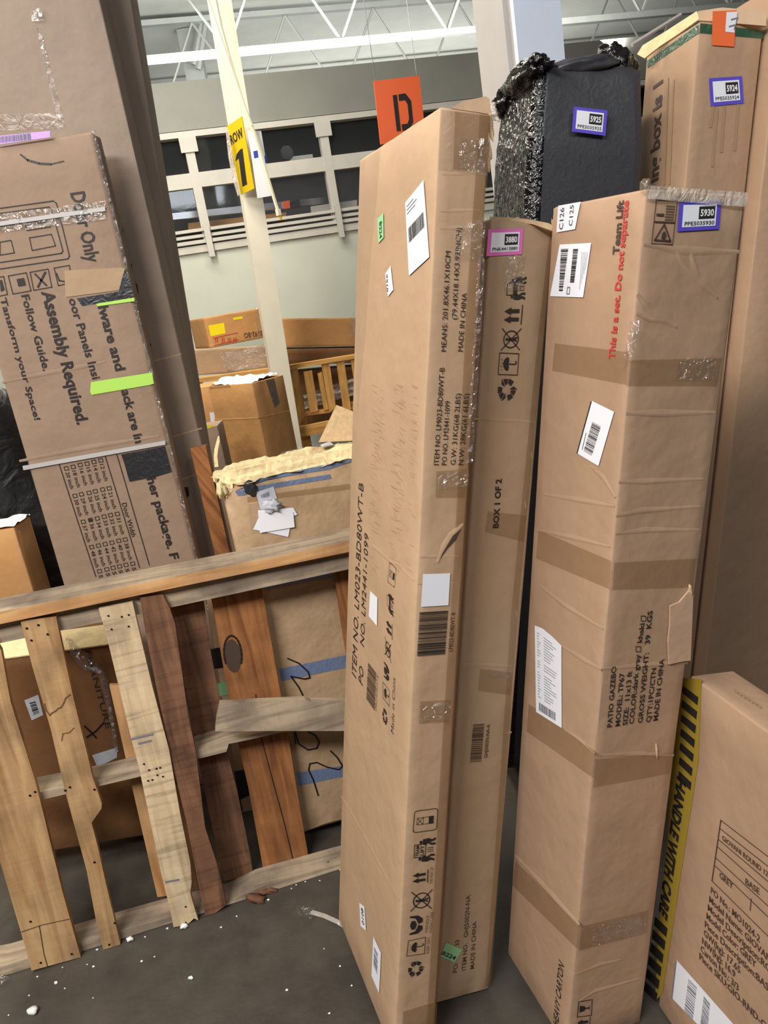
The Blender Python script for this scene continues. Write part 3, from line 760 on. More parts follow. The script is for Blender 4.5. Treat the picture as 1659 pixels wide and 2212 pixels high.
for a, b in [((358, 1905), (386, 1900)), ((300, 1606), (326, 1600)), ((283, 1597), (330, 1586))]: k.line([a, b], 0.006)
k.done(pal, 'chalk_mark', 'ink_grey')

# ------------------------------------------------------------------ columns, signs and hanging things
def vcol(name, label, px, y, s, d, z1, mat, z0=0.0):
    q = at(px, y); base = Vector((q.x, q.y, 0))
    r = thing(name, base + Vector((0, 0, z0)), label, 'column')
    return r, base
c1, cb = vcol('steel_column', 'slim cream steel column carrying the yellow row sign', (563, 455), 6.6, .17, .17, 5.8, 'paint_cream')
CT = at((478, 0), 6.6) - Vector((0, 0, 0)); CBt = at((617, 860), 6.6)
cdir = (CT - CBt) / (CT.z - CBt.z)
p0 = CBt - cdir * CBt.z
box8('shaft', p0 - WD * 0.085, WD * 0.16, -WN * 0.16, cdir * 5.85, 'paint_cream', c1)
box8('base_plate', p0 - WD * 0.16 + WN * 0.07, WD * 0.31, -WN * 0.31, Vector((0, 0, 0.02)), 'paint_cream', c1)
c2, cb2 = vcol('steel_column', 'broad white steel column rising behind the black bundle', (1112, 60), 3.6, .2, .35, 5.8, 'paint_white')
e0 = Vector((at((1114, 60), 3.6).x, 3.6, 0))
box8('flange', e0, WD * 0.215, -WN * 0.03, Vector((0, 0, 5.85)), 'bluewhite_flange', c2)
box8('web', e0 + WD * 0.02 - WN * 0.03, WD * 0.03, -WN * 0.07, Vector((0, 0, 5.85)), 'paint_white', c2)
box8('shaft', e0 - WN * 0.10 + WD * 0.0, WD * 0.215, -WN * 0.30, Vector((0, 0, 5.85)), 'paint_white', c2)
# row sign, wrapped at an angle round the column
SP = Plane(at((520, 335), 6.45), (-0.72, -0.69, 0))
rs = slab('row_sign', SP, [(490, 273), (522, 251), (549, 407), (520, 421)], 0.006, 'sign_yellow'); tag(rs, 'yellow sign reading ROW 1 on the cream column', 'sign')
k = Ink(SP, 0.002)
k.text('ROW', (500, 313), (527, 295), (496, 293), bold=0.03); k.new(); k.poly([(511, 334), (518, 324), (524, 320), (534, 398), (524, 403), (516, 342), (509, 348)])
k.done(rs, 'lettering', 'ink_black')
BG = wall_plane(6.52)
ps = slab('paper_sheet', BG, [(534, 282), (564, 283), (572, 330), (580, 392), (586, 423), (556, 428), (545, 350)], 0.004, 'paper_white'); tag(ps, 'white paper sheet with blue print taped to the cream column', 'paper')
k = Ink(BG, 0.002)
k.poly([(547, 327), (556, 325), (558, 340), (549, 342)]); k.poly([(571, 338), (575, 332), (578, 350), (573, 352)]); k.done(ps, 'blue_print', 'ink_blue')
BG2 = wall_plane(6.60)
pb = slab('plastic_bag', BG2, [(488, 285), (494, 280), (503, 340), (517, 420), (514, 424), (502, 385), (493, 335)], 0.01, 'film_white'); tag(pb, 'crumpled white plastic bag edge showing behind the yellow row sign', 'bag')
cab = [at(p, 6.35) for p in [(462, -20), (478, 60), (503, 150), (528, 230), (545, 275), (566, 340), (585, 405), (601, 458)]]
co = tube('hanging_cable', cab, 0.014, 'cable_cream'); tag(co, 'cream cable hanging down beside the row sign with a yellow tip', 'cable')
tube('plug', [at((600, 452), 6.35), at((603, 466), 6.35)], 0.024, 'cable_cream', co); tube('tip', [at((604, 462), 6.35), at((607, 475), 6.35)], 0.012, 'plastic_yellow', co)
co2 = tube('hanging_cable', [at(p, 6.22) for p in [(440, -30), (470, 60), (508, 170), (536, 250), (545, 272)]], 0.011, 'cable_cream'); tag(co2, 'thinner cream cable running beside the column above the row sign', 'cable')
# orange hanging letter sign
DPl = wall_plane(5.0)
ds = slab('hanging_sign', DPl, [(807, 175), (906, 163), (920, 300), (822, 312)], 0.006, 'sign_orange'); tag(ds, 'orange hanging sign with a black stencilled letter D', 'sign')
k = Ink(DPl, 0.002); f = k.frame([(848, 206), (886, 200), (894, 280), (857, 284)])
k.upoly(f, [(0, 0), (.24, 0), (.24, 1), (0, 1)])
k.upoly(f, [(.32, 1), (.72, 1), (1, .78), (1, .2), (.72, 0), (.32, 0), (.32, .18), (.66, .18), (.78, .3), (.78, .7), (.66, .82), (.32, .82)])
k.done(ds, 'stencilled_letter', 'ink_black')
for px in ((811, 173), (900, 162)):
    q = DPl.hit(px); tube('hook_wire', [q, q + Vector((0, 0, 0.10)), q + Vector((0, 0.02, 1.6))], 0.002, 'steel', ds)

# ------------------------------------------------------------------ far stack by the white wall
def Z(s, ox, oy): return lambda *pts: [(ox + x / s, oy + y / s) for x, y in pts]
d4 = Z(2.8, 340, 430)
FARP = Plane((-1.0, 7.2, 0), (0.5, -0.87, 0))
fb1 = front_carton('labelled_carton', 'carton with yellow label and red marks tilted on the far stack', FARP, d4((275, 735), (645, 640), (668, 825), (330, 910)), 0.4, 'card_orange')
fp = fb1.face('b0')
decal(fb1.root, 'label', fp, d4((308, 765), (402, 748), (412, 812), (322, 830)), 'sticker_yellow', label='bright yellow label')
decal(fb1.root, 'label', fp, d4((457, 718), (515, 708), (515, 724), (460, 732)), 'sticker_yellow', label='small yellow label')
k = Ink(fp, 0.003); k.text('P10192-BO', d4((660, 790))[0], d4((520, 812))[0], d4((655, 822))[0]); k.done(fb1.root, 'printed_text', 'ink_brown')
k = Ink(fp, 0.003)
for x in (355, 395, 432, 467):
    q = d4((x - 14, 838), (x + 14, 832), (x + 18, 865), (x - 10, 872)); ic_arrows(k, k.frame(q))
k.line(d4((335, 842), (485, 808)), 0.006); k.line(d4((345, 885), (490, 850)), 0.006)
k.done(fb1.root, 'handling_marks', 'ink_red')
decal(fb1.root, 'tape', fp, d4((590, 655), (645, 640), (668, 830), (612, 845)), 'tape_clear')
fb2 = front_carton('film_wrapped_carton', 'long carton in shiny stretch film under the labelled carton', wall_plane(7.12), d4((225, 940), (690, 858), (706, 1015), (236, 1088)), 0.2, 'card_dull')
crinkled('stretch_film', [fb2.face('b0').hit(p, .003) for p in d4((380, 930), (680, 870), (700, 1000), (420, 1050))], 'film_clear', fb2.root, 0.02)
fb3 = front_carton('long_carton', 'long orange-brown carton lying on the far pallet rail right of the column', wall_plane(7.5), d4((690, 795), (1260, 645), (1260, 822), (700, 965)), 0.5, 'card_orange')
decal(fb3.root, 'tape', fb3.face('b0'), d4((1165, 690), (1200, 682), (1200, 820), (1170, 830)), 'tape_clear')
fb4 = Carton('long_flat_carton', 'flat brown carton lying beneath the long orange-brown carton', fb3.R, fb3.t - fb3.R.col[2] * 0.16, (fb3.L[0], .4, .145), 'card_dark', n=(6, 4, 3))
fpl = wall_plane(7.0)
fpal = thing('wooden_pallet', Vector((fpl.hit((690, 900)).x, fpl.hit((690, 900)).y, 0)), 'pale orange pallet standing upright far behind beside the white wall', 'pallet')
def fboard(nm, pts, back=0.0, th=0.02): return slab(nm, fpl.shift(back), d4(*pts), th, 'wood_far', fpal)
fboard('rail', [(200, 1090), (705, 1020), (1260, 930), (1260, 955), (705, 1048), (200, 1118)], -0.02, 0.1)
fboard('rail', [(700, 1315), (890, 1290), (1045, 1270), (1260, 1240), (1260, 1262), (1045, 1292), (890, 1312), (700, 1340)], 0.02, 0.08)
for q in ([(812, 1030), (848, 1024), (893, 1310), (865, 1360), (900, 1590), (860, 1590)], [(885, 1045), (935, 1035), (972, 1282), (925, 1296)], [(970, 1056), (995, 1045), (1035, 1272), (1010, 1280)],
          [(993, 1000), (1040, 990), (1080, 1260), (1040, 1292)], [(1083, 985), (1130, 975), (1172, 1275), (1125, 1262)], [(1170, 970), (1215, 962), (1260, 1230), (1215, 1240)], [(250, 1110), (275, 1106), (300, 1300), (270, 1300)]):
    fboard('slat', q)
q0 = fpl.hit((690, 900))
for px in ((640, 905), (760, 890), (430, 940)):
    q = fpl.hit(px); box8('post', Vector((q.x, q.y + .05, 0)), WD * .09, -WN * .04, Vector((0, 0, fpl.hit((px[0], px[1] - 20)).z)), 'wood_far', fpal)
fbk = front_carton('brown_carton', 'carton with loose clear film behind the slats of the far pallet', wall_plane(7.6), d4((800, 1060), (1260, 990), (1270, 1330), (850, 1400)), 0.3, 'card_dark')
crinkled('loose_film', [wall_plane(7.5).hit(p) for p in d4((880, 1180), (1200, 1080), (1200, 1180), (890, 1270))], 'film_white', fbk.root, 0.06, seed=3)
slab('rail', wall_plane(6.9), d4((832, 1385), (1010, 1348), (1260, 1300), (1260, 1375), (1000, 1420), (840, 1442)), 0.05, 'wood_far', fpal)
# open carton with foam liner
ob = Carton('open_carton', 'open-topped carton with white foam liner left of the column', [[-0.77169, 0.63599, 0.0], [0.636, 0.77167, 0.0], [0, 0, 1]], (-0.6737, 4.8061, 0.0), (0.4164, 0.2817, 1.30), 'card_orange', n=(4, 4, 8), open_top=True)
cr = [ob.P(.04, .04, .985), ob.P(.96, .04, .99), ob.P(.96, .96, 1.0), ob.P(.04, .96, 1.0)]
crinkled('foam_liner', [p + Vector((0, 0, 0.01)) for p in cr], 'foam_white', ob.root, 0.03, seed=2)
blob('foam_roll', ob.P(.8, .35, 1.0), (0.07, 0.06, 0.045), 'foam_white', ob.root, amp=.25, freq=4, sub=3, seed=2)
decal(ob.root, 'tape', ob.face('a0'), d4((655, 1095), (705, 1085), (740, 1230), (710, 1265)), 'tape_grey')
ridge(ob.root, ob.face('b0'), d4((345, 1335), (610, 1325)), 0.01, 0.003, 'card_orange'); ridge(ob.root, ob.face('a0'), d4((610, 1325), (800, 1280)), 0.01, 0.003, 'card_orange')
decal(ob.root, 'tape', ob.face('b0'), d4((310, 1130), (440, 1120), (444, 1140), (316, 1152)), 'tape_brown')
# small cartons left of the open carton
def standing(name, label, pxl, pxr, y, depth, mat):
    l, r = at(pxl, y), at(pxr, y)
    return Carton(name, label, [[-1, 0, 0], [0, 1, 0], [0, 0, 1]], (r.x, y, 0), (r.x - l.x, depth, (l.z + r.z) / 2), mat, n=(3, 3, 6))
sc = standing('pink_carton', 'pinkish carton with yellow label low beside the open carton', d4((200, 1395))[0], d4((362, 1368))[0], 4.4, .2, 'card_pink')
decal(sc.root, 'label', sc.face('b0'), d4((285, 1375), (335, 1364), (338, 1376), (300, 1390)), 'sticker_yellow')
sc2 = standing('upright_carton', 'orange-brown upright carton edge left of the open carton', d4((180, 1150))[0], d4((320, 1130))[0], 5.4, .3, 'card_orange')
decal(sc2.root, 'label', sc2.face('b0'), d4((315, 1292), (345, 1288), (350, 1360), (325, 1366)), 'paper_white')
sp = slab('cardboard_scrap', Plane(at((725, 930), 2.66), (-0.25, -0.9, 0.35)), d4((1082, 1245), (1180, 1282), (1230, 1390), (1200, 1460), (975, 1470)), 0.005, 'card_edge'); tag(sp, 'pale folded cardboard scrap leaning on the battered carton top', 'cardboard')
# ------------------------------------------------------------------ things left
q = at((488, 1180), 2.70); qt = at((449, 962), 2.70)
pk = box8('wooden_plank', Vector((q.x - .046, 2.70, 0)), Vector((0.055, 0, 0)), Vector((0, 0.03, 0)), Vector((0.0, 0, qt.z)), 'wood_orange'); tag(pk, 'orange upright plank between the tall cartons and the battered carton', 'plank')
bb = blob('black_bag', Vector((-1.66, 3.16, 0.87)), (0.40, 0.18, 0.86), 'bag_black', amp=0.18, freq=5, sub=4, seed=2); tag(bb, 'large black plastic bag in the dark left of the door carton', 'bag')
qr = at((30, 1140), 2.78)
oc = Carton('orange_carton', 'orange-brown carton with white top at the far left above the pallet', [[-1, 0, 0], [0, 1, 0], [0, 0, 1]], (qr.x, 2.78, 0), (0.4, 0.15, qr.z), 'card_orange', n=(4, 4, 8))
V = [oc.P(-.01, -.03, 1.0), oc.P(1, -.03, 1.0), oc.P(1, 1, 1.0), oc.P(-.01, 1, 1.0)]
crinkled('foam_top', [v + Vector((0, 0, .004)) for v in V], 'foam_white', oc.root, 0.03, seed=4)
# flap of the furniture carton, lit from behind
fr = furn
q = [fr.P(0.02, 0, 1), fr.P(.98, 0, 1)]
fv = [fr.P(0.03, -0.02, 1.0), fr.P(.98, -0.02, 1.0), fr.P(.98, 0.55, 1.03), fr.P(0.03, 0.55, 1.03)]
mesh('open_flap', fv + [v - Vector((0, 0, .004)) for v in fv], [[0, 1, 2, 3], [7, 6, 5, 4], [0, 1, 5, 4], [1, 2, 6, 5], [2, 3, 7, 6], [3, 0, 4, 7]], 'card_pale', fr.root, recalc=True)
fF = fr.face('b0')
ca = Z(5.027, 0, 1240)
decal(fr.root, 'shipping_label', fF, ca((265, 1370), (415, 1310), (470, 1530), (345, 1588)), 'paper_grey')
k = Ink(fF, 0.002); k.barcode(ca((320, 1390), (385, 1375), (425, 1500), (365, 1525)), n=8, seed=4); k.done(fr.root, 'barcode', 'ink_black')
k = Ink(fF, 0.002); k.text('FURNITURE', ca((925, 830))[0], ca((1150, 1680))[0], ca((985, 815))[0], bold=0.0); k.done(fr.root, 'printed_text', 'ink_black')
k = Ink(fF, 0.002); k.line(ca((945, 1770), (1040, 1705), (1130, 1610)), 0.006); k.line(ca((920, 1650), (985, 1710), (1045, 1775)), 0.006); k.done(fr.root, 'marker_cross', 'marker_black')
decal(fr.root, 'shipping_label', fF, ca((1000, 1965), (1275, 1880), (1270, 1990), (1060, 2100)), 'paper_grey', label='torn grey label')
tp = [fF.hit(p, .012) for p in ca((725, 690), (770, 700), (830, 830), (960, 960), (1110, 1050), (1150, 1200), (1200, 1430), (1275, 1900))]
o = tube('loose_tape', tp, [0.004, .006, .016, .022, .010, .012, .008, .006], 'film_clear', fr.root, n=6)
# ------------------------------------------------------------------ top right corner
b4l, b4r = box4.face('b0'), box4.face('a0')
fpz = Plane(at((1440, 80), 2.45), (-0.6, -0.75, 0.35))
slab('open_flap', fpz, [(1376, 117), (1388, 98), (1440, 66), (1505, 24), (1512, 40), (1470, 70), (1425, 100), (1392, 126)], 0.006, 'card_pale', box4.root)
slab('open_flap', Plane(box4.P(0, 0.5, 1), (-0.2, -1, 0.25)), [(1508, 24), (1560, 16), (1655, 24), (1655, 56), (1512, 44)], 0.006, 'card_dull', box4.root)
decal(box4.root, 'green_tape', b4r, [(1512, 50), (1650, 66), (1648, 84), (1511, 72)], 'tape_green'); decal(box4.root, 'green_tape', b4l, [(1398, 132), (1510, 52), (1510, 72), (1399, 148)], 'tape_green')
wb_ = thing('white_bag', box4.P(.5, .9, 1.0), 'crumpled white plastic bag lying on top of the tall cartons', 'bag')
blob('bag_body', right.P(.15, .30, 1.0) + Vector((-0.10, 0.05, 0.13)), (0.16, 0.13, 0.09), 'film_white', wb_, amp=0.5, freq=8, seed=6)
blob('bag_body', right.P(.1, .45, 1.0) + Vector((0.08, 0.03, 0.118)), (0.2, 0.13, 0.08), 'film_white', wb_, amp=0.5, freq=8, seed=9)
wr = tube('white_rod', [at((1365, 97), 2.62), at((1470, 32), 2.75)], 0.006, 'paint_white'); tag(wr, 'thin white rod sticking up behind the black bundle', 'rod')
# ------------------------------------------------------------------ battered carton: torn top, tape, papers
dF = dam.face('b0'); cc = Z(4.88, 440, 930)
def torn_top():
    V = []; F = []; nx, ny = 34, 24
    for i in range(nx + 1):
        for j in range(ny + 1):
            u, v = i / nx, j / ny
            a = 1.02 - u * 1.02; b = -0.015 + v * 1.04
            q = dam.P(a, b, 1.0)
            z = 0.006 + 0.022 * abs(noise.noise(Vector((q.x * 5, q.y * 16, 3)))) + 0.012 * abs(noise.noise(q * 40)) + (0.02 if (int(v * 5.3) % 2) else 0)
            if u < .06: z -= 0.05 * abs(noise.noise(q * 30)) * (1 - u / .06) + .01; q = q + Vector((noise.noise(q * 33) * .035, 0, 0))
            if v < .05: z -= 0.012; q = q + Vector((0, noise.noise(q * 45) * .02, 0))
            V.append(q + Vector((0, 0, z)))
    for i in range(nx):
        for j in range(ny):
            x = i * (ny + 1) + j; F.append([x, x + 1, x + ny + 2, x + ny + 1])
    o = mesh('torn_top', V, F, 'card_pale', dam.root, recalc=True); o['label'] = 'torn pale paper layers of the carton top'
torn_top()
tp_ = Plane(dam.P(.5, .5, 1.0) + Vector((0, 0, .042)), dam.R.col[2])
for pts, mt in (([(340, 420), (650, 345), (660, 400), (345, 480)], 'tape_brown'), ([(760, 400), (1260, 270), (1290, 330), (800, 440)], 'tape_brown'), ([(1080, 190), (1330, 110), (1350, 160), (1110, 230)], 'tape_brown'), ([(1230, 150), (1330, 115), (1370, 150), (1250, 180)], 'paper_grey'), ([(800, 235), (1050, 170), (1070, 260), (810, 280)], 'tape_clear')):
    decal(dam.root, 'patch', tp_, cc(*pts), mt, 0.0)
for a, b, sd in ((1.0, .02, 1), (1.0, .12, 2), (1.0, .3, 3)):
    blob('torn_flap', dam.P(a, b, .99), (0.016, 0.03, 0.022), 'card_pale', dam.root, amp=0.5, freq=5, sub=3, seed=sd)
def curl(pts, w, nm):
    V = []; F = []
    for i, q in enumerate(pts):
        V += [q, q + Vector((w * (1 if i < len(pts) - 1 else .4), -.004, .003 * (i % 2)))]
    for i in range(len(pts) - 1): F.append([2 * i, 2 * i + 1, 2 * i + 3, 2 * i + 2])
    mesh(nm, V, F, 'card_pale', dam.root)
curl([at(p, 2.45) for p in cc((115, 385), (105, 280), (112, 200), (130, 130), (150, 60))], .013, 'torn_strip')
decal(dam.root, 'blue_tape', dF, cc((330, 640), (520, 540), (1330, 410), (1550, 330), (1550, 300), (900, 440), (560, 520)), 'tape_blue', 0.0012)
decal(dam.root, 'blue_tape', dF, cc((520, 590), (1330, 460), (1345, 505), (530, 640)), 'tape_blue', 0.0016)
decal(dam.root, 'grey_tape', dF, cc((330, 640), (440, 620), (445, 680), (360, 690)), 'tape_blue', 0.0016)
decal(dam.root, 'brown_tape', dF, cc((460, 700), (1540, 560), (1545, 620), (460, 760)), 'tape_brown')
decal(dam.root, 'brown_tape', dF, cc((470, 780), (1000, 690), (1000, 1020), (500, 1100)), 'tape_haze')
c6 = Z(2.698, 280, 1180)
for q in ([(770, 180), (1165, 95), (1185, 175), (780, 250)], [(870, 715), (1300, 625), (1300, 700), (885, 785)], [(970, 1320), (1300, 1270), (1300, 1330), (985, 1395)]):
    decal(dam.root, 'blue_tape', dF, c6(*q), 'tape_blue', 0.0012)
k = Ink(dF, 0.003); k.line(c6((920, 652), (985, 680), (1040, 730), (1050, 765), (1020, 772), (940, 757), (985, 820), (1015, 880), (1022, 900)), 0.0045)
k.new(); k.line(c6((965, 1080), (985, 1150), (1040, 1185), (1090, 1175), (1105, 1140), (1080, 1100), (1040, 1080)), 0.0045); k.line(c6((960, 1085), (968, 1150)), 0.0045)
k.new(); k.line(c6((1098, 1450), (1070, 1360), (1042, 1300), (1050, 1265), (1090, 1258), (1150, 1285), (1220, 1300), (1240, 1280), (1210, 1230), (1170, 1190)), 0.0045)
k.done(dam.root, 'handwritten_number', 'marker_black')
for pts, mt, lf in (([(548, 650), (735, 590), (775, 720), (640, 740), (640, 840), (600, 830)], 'paper_grey', .003), ([(570, 840), (940, 810), (985, 885), (930, 900), (900, 1010), (590, 1020)], 'paper_white', .006),
                    ([(570, 850), (940, 850), (955, 1015), (590, 1075)], 'paper_white', .009), ([(585, 900), (520, 1040), (890, 1120), (920, 960)], 'paper_white', .0045)):
    decal(dam.root, 'torn_label', dF, cc(*pts), mt, lf)
blob('crumpled_label', dF.hit(cc((700, 800))[0], 0.01), (0.03, 0.012, 0.02), 'paper_grey', dam.root, amp=0.8, freq=8, sub=3, seed=4)
k = Ink(dF, 0.0045); k.barcode(cc((595, 680), (690, 640), (695, 690), (610, 710)), n=10, along='x', seed=2); k.done(dam.root, 'barcode', 'ink_grey')
blob('tape_knot', dF.hit(cc((490, 610))[0], 0.002), (0.018, 0.008, 0.026), 'tape_black', dam.root, amp=0.4, freq=5, sub=3, seed=7)
# a dark sheet under the battered carton and a small printed carton between the back slats
sh = slab('printed_carton', Plane((-0.6, 2.42, 0), (0.05, -1, 0)), c6((430, 200), (560, 200), (700, 900), (840, 1830), (720, 1860), (560, 1000)), 0.12, 'card_dull'); tag(sh, 'carton with black and green tape glimpsed between the back slats', 'box')
shp = Plane((-0.6, 2.42, 0), (0.05, -1, 0))
for q, mt in (([(470, 600), (540, 585), (550, 705), (490, 715)], 'tape_black'), ([(610, 1310), (680, 1300), (720, 1440), (640, 1480)], 'tape_black'), ([(510, 800), (570, 785), (585, 860), (525, 875)], 'sticker_green'), ([(650, 1545), (715, 1530), (725, 1590), (660, 1605)], 'sticker_green')):
    decal(sh, 'tape', shp, c6(*q), mt, 0.001)
# ------------------------------------------------------------------ print, labels and tape on the cartons
r1, r2, r3, r4 = Z(3.456, 740, 140), Z(3.352, 740, 740), Z(3.95, 700, 1180), Z(3.77, 700, 1680)
r5, r6, r7, r8 = Z(2.596, 1020, 0), Z(2.865, 1080, 380), Z(2.865, 1080, 1000), Z(2.77, 1060, 1600)
l1, l2 = Z(3.456, 0, 0), Z(3.073, 0, 560)
def rot(x0, y0, x1, y1): return [(x0, y1), (x0, y0), (x1, y0), (x1, y1)]
def lerp(q, x, y):                    # pixel quad TL,TR,BR,BL -> inner pixel (y up)
    t = [q[0][i] * (1 - x) + q[1][i] * x for i in (0, 1)]; b = [q[3][i] * (1 - x) + q[2][i] * x for i in (0, 1)]
    return (b[0] * (1 - y) + t[0] * y, b[1] * (1 - y) + t[1] * y)
def inner(q, x0, y0, x1, y1): return [lerp(q, x0, y1), lerp(q, x1, y1), lerp(q, x1, y0), lerp(q, x0, y0)]
def id_sticker(c, pl, q, mat, num, code):
    st = decal(c.root, 'number_sticker', pl, q, mat, 0.0022)
    decal(st, 'white_field', pl, inner(q, .1, .13, .9, .87), 'paper_white', 0.0027)
    decal(st, 'black_field', pl, inner(q, .48, .38, .86, .80), 'ink_black', 0.0031)
    k = Ink(pl, 0.0036); f = k.frame(q); k.utext(f, num, .51, .83, .48, .22, bold=0.03); k.done(st, 'number', 'ink_white')
    k = Ink(pl, 0.0034); f = k.frame(q); k.utext(f, code, .15, .86, .18, .13, bold=0.01)
    k.done(st, 'code', 'ink_black')
def ship_label(c, pl, q, seed=1, along='y', name='shipping_label', bars=((.12, .10, .88, .36),), lines=8, lift=0.0022):
    st = decal(c.root, name, pl, q, 'paper_white', lift)
    k = Ink(pl, lift + 0.0006)
    for i, (x0, y0, x1, y1) in enumerate(bars): k.barcode(q, n=22, along=along, seed=seed + i, x0=x0, y0=y0, x1=x1, y1=y1)
    k.done(st, 'barcode', 'ink_black')
    k = Ink(pl, lift + 0.0006); f = k.frame(q); rnd = random.Random(seed)
    for i in range(lines):
        y = .92 - i * .05; k.uline(f, [(.08, y), (.08 + rnd.uniform(.25, .75), y)], .014)
    k.done(st, 'fine_print', 'ink_grey'); return st

# --- long carton in front: left side
L, Rf = main.face('b0'), main.face('a0')
k = Ink(L)
k.text('ITEM NO. LM023-BD80WT-B', (770, 1466), (786, 1046), (760, 1474), bold=-0.004)
k.text('PO', (784, 1482), (786, 1446), (774, 1492), bold=-0.004); k.text('NO. LM2441-1099', (787, 1398), (797, 1156), (778, 1406), bold=-0.004)
k.text('Made in China', (851, 1586), (855, 1466), (845, 1591), bold=-0.008)
k.text('LM023-BD80WT-B', (814, 1536), (818, 1460), (811, 1534), bold=-0.01)
k.done(main.root, 'printed_text', 'ink_black')
k = Ink(L); k.barcode(r3((380, 985), (448, 1075), (435, 1400), (365, 1300)), n=30, seed=11); k.done(main.root, 'barcode', 'ink_brown')
k = Ink(L)
def skew(cx, cy, w=8, h=20, s=10): return [(cx - w, cy + h - s), (cx - w, cy - h - s), (cx + w, cy - h + s), (cx + w, cy + h + s)]
ic_stack(k, k.frame([(838, 1256), (843, 1214), (857, 1228), (853, 1269)])); ic_team(k, k.frame(skew(844, 1304, 7, 22, 9)), False)
ic_arrows(k, k.frame(skew(842, 1357, 7, 18, 9))); ic_nostep(k, k.frame(skew(839, 1403, 7, 20, 9)))
ic_hands(k, k.frame(skew(836, 1452, 6, 17, 8))); ic_umbrella(k, k.frame(skew(835, 1499, 7, 17, 9))); ic_recycle(k, k.frame(skew(832, 1547, 5, 17, 7)))
k.done(main.root, 'handling_marks', 'ink_black')
decal(main.root, 'white_sticker', L, r3((400, 380), (462, 440), (458, 680), (388, 595)), 'paper_white', 0.002)
st = decal(main.root, 'green_sticker', L, r1((310, 1105), (313, 1290), (272, 1335), (265, 1150)), 'sticker_green', 0.002)
k = Ink(L, .0028); k.text('B224', r1((283, 1180))[0], r1((285, 1300))[0], r1((300, 1155))[0]); k.done(st, 'number', 'ink_black')
st = decal(main.root, 'white_sticker', L, r1((365, 1500), (385, 1680), (345, 1730), (325, 1560)), 'paper_white', 0.002)
k = Ink(L, .0028); k.text('0156', r1((350, 1690))[0], r1((343, 1560))[0], r1((340, 1690))[0]); k.done(st, 'number', 'ink_black')
q = r1((475, 1030), (612, 860), (655, 1435), (503, 1575))
ship_label(main, L, q, 3, 'x', bars=((.1, .42, .5, .62), (.5, .42, .9, .62)), lines=3)
st = decal(main.root, 'white_sticker', L, r4((293, 1015), (335, 1050), (348, 1245), (303, 1205)), 'paper_white', 0.002)
k = Ink(L, .0028); k.text('0108', r4((335, 1205))[0], r4((325, 1070))[0], r4((318, 1190))[0]); k.done(st, 'number', 'ink_black')
st = decal(main.root, 'white_label', L, r4((408, 1290), (470, 1425), (455, 1755), (392, 1610)), 'paper_white', 0.002)
k = Ink(L, .0028); k.barcode(r4((415, 1370), (445, 1430), (440, 1600), (410, 1520)), n=9, seed=6); k.done(st, 'barcode', 'ink_grey')
ridge(main.root, L, [(737, 1720), (775, 1785), (820, 1868), (862, 1945)], 0.006, 0.0014, 'card_tan')
ridge(main.root, L, [(792, 1148), (806, 1180), (840, 1210), (866, 1226), (894, 1255)], 0.004, 0.0012, 'card_tan')
k = Ink(L, 0.0010); rnd = random.Random(5)
for i in range(210):                  # rows of short scuffs where straps rubbed
    t = rnd.random(); x = 800 + rnd.choice((0, 8, 14, 48, 55, 62, 88)) + rnd.uniform(-4, 4); y = 830 + 410 * t
    if x + (y - 830) * -0.03 > 905: continue
    k.line([(x - 0.03 * (y - 1000), y), (x - 0.03 * (y - 1000) + rnd.uniform(6, 12), y + rnd.uniform(4, 8))], 0.0009)
k.done(main.root, 'scuff_marks', 'ink_faint')
decal(main.root, 'tape', L, [(778, 350), (822, 322), (815, 420), (800, 560), (790, 720), (772, 900), (768, 700)], 'tape_haze', 0.0008)
# --- long carton in front: narrow side
k = Ink(Rf)
for s_, A, B in (('ITEM NO. LM023-BD80WT-B', (947, 1004), (960, 794)), ('PO NO. LM2441-1099', (964, 1004), (972, 866)), ('G.W: 31KG(68.2LBS)', (983, 1004), (995, 850)),
                 ('N.W: 28KG(61.6LBS)', (1000, 1004), (1013, 850)), ('MEANS: 201.8X46.1X10CM', (963, 759), (973, 543)), ('(79.44X18.14X3.93INCH)', (986, 690), (996, 492)), ('MADE IN CHINA', (999, 759), (1008, 633))):
    k.text(s_, A, B, (A[0] - 11, A[1]), bold=0.0)
k.text('LM023-BD80WT-B', (977, 1406), (983, 1322), (968, 1406), bold=-0.006)
k.done(main.root, 'printed_text', 'ink_black')
k = Ink(Rf); k.barcode(r3((812, 560), (1057, 545), (1030, 920), (790, 938)), n=44, seed=21); k.done(main.root, 'barcode', 'ink_black')
decal(main.root, 'white_sticker', Rf, r3((840, 235), (1072, 228), (1057, 500), (823, 515)), 'paper_white', 0.0024, label='square white sticker')
k = Ink(Rf)
ic_stack(k, k.frame([(891.5, 1798), (895, 1751.6), (945, 1745), (942.7, 1791)])); ic_team(k, k.frame([(892, 1865), (895, 1812), (942, 1806), (938, 1859)]))
ic_arrows(k, k.frame([(889, 1912), (890, 1882), (926, 1876), (925, 1906)])); ic_nostep(k, k.frame([(886, 1968), (888, 1926), (934, 1920), (932, 1962)]))
ic_hands(k, k.frame([(883, 2020), (884, 1978), (915, 1974), (914, 2014)])); ic_umbrella(k, k.frame([(877.7, 2064.6), (881.7, 2031.5), (918.8, 2023.5), (916, 2059)])); ic_recycle(k, k.frame([(879, 2112), (880, 2078), (914, 2072), (912, 2106)]))
k.done(main.root, 'handling_marks', 'ink_black')
k = Ink(Rf)
for s_, A, B in (('THIS WAY UP', (933, 1908), (936, 1872)), ('HANDLE', (923, 2012), (926, 1976)), ('WITH CARE', (932, 2014), (936, 1968)), ('KEEP DRY', (926, 2058), (929, 2022))):
    k.text(s_, A, B, (A[0] - 6, A[1]), bold=-0.01)
k.done(main.root, 'printed_text', 'ink_brown')
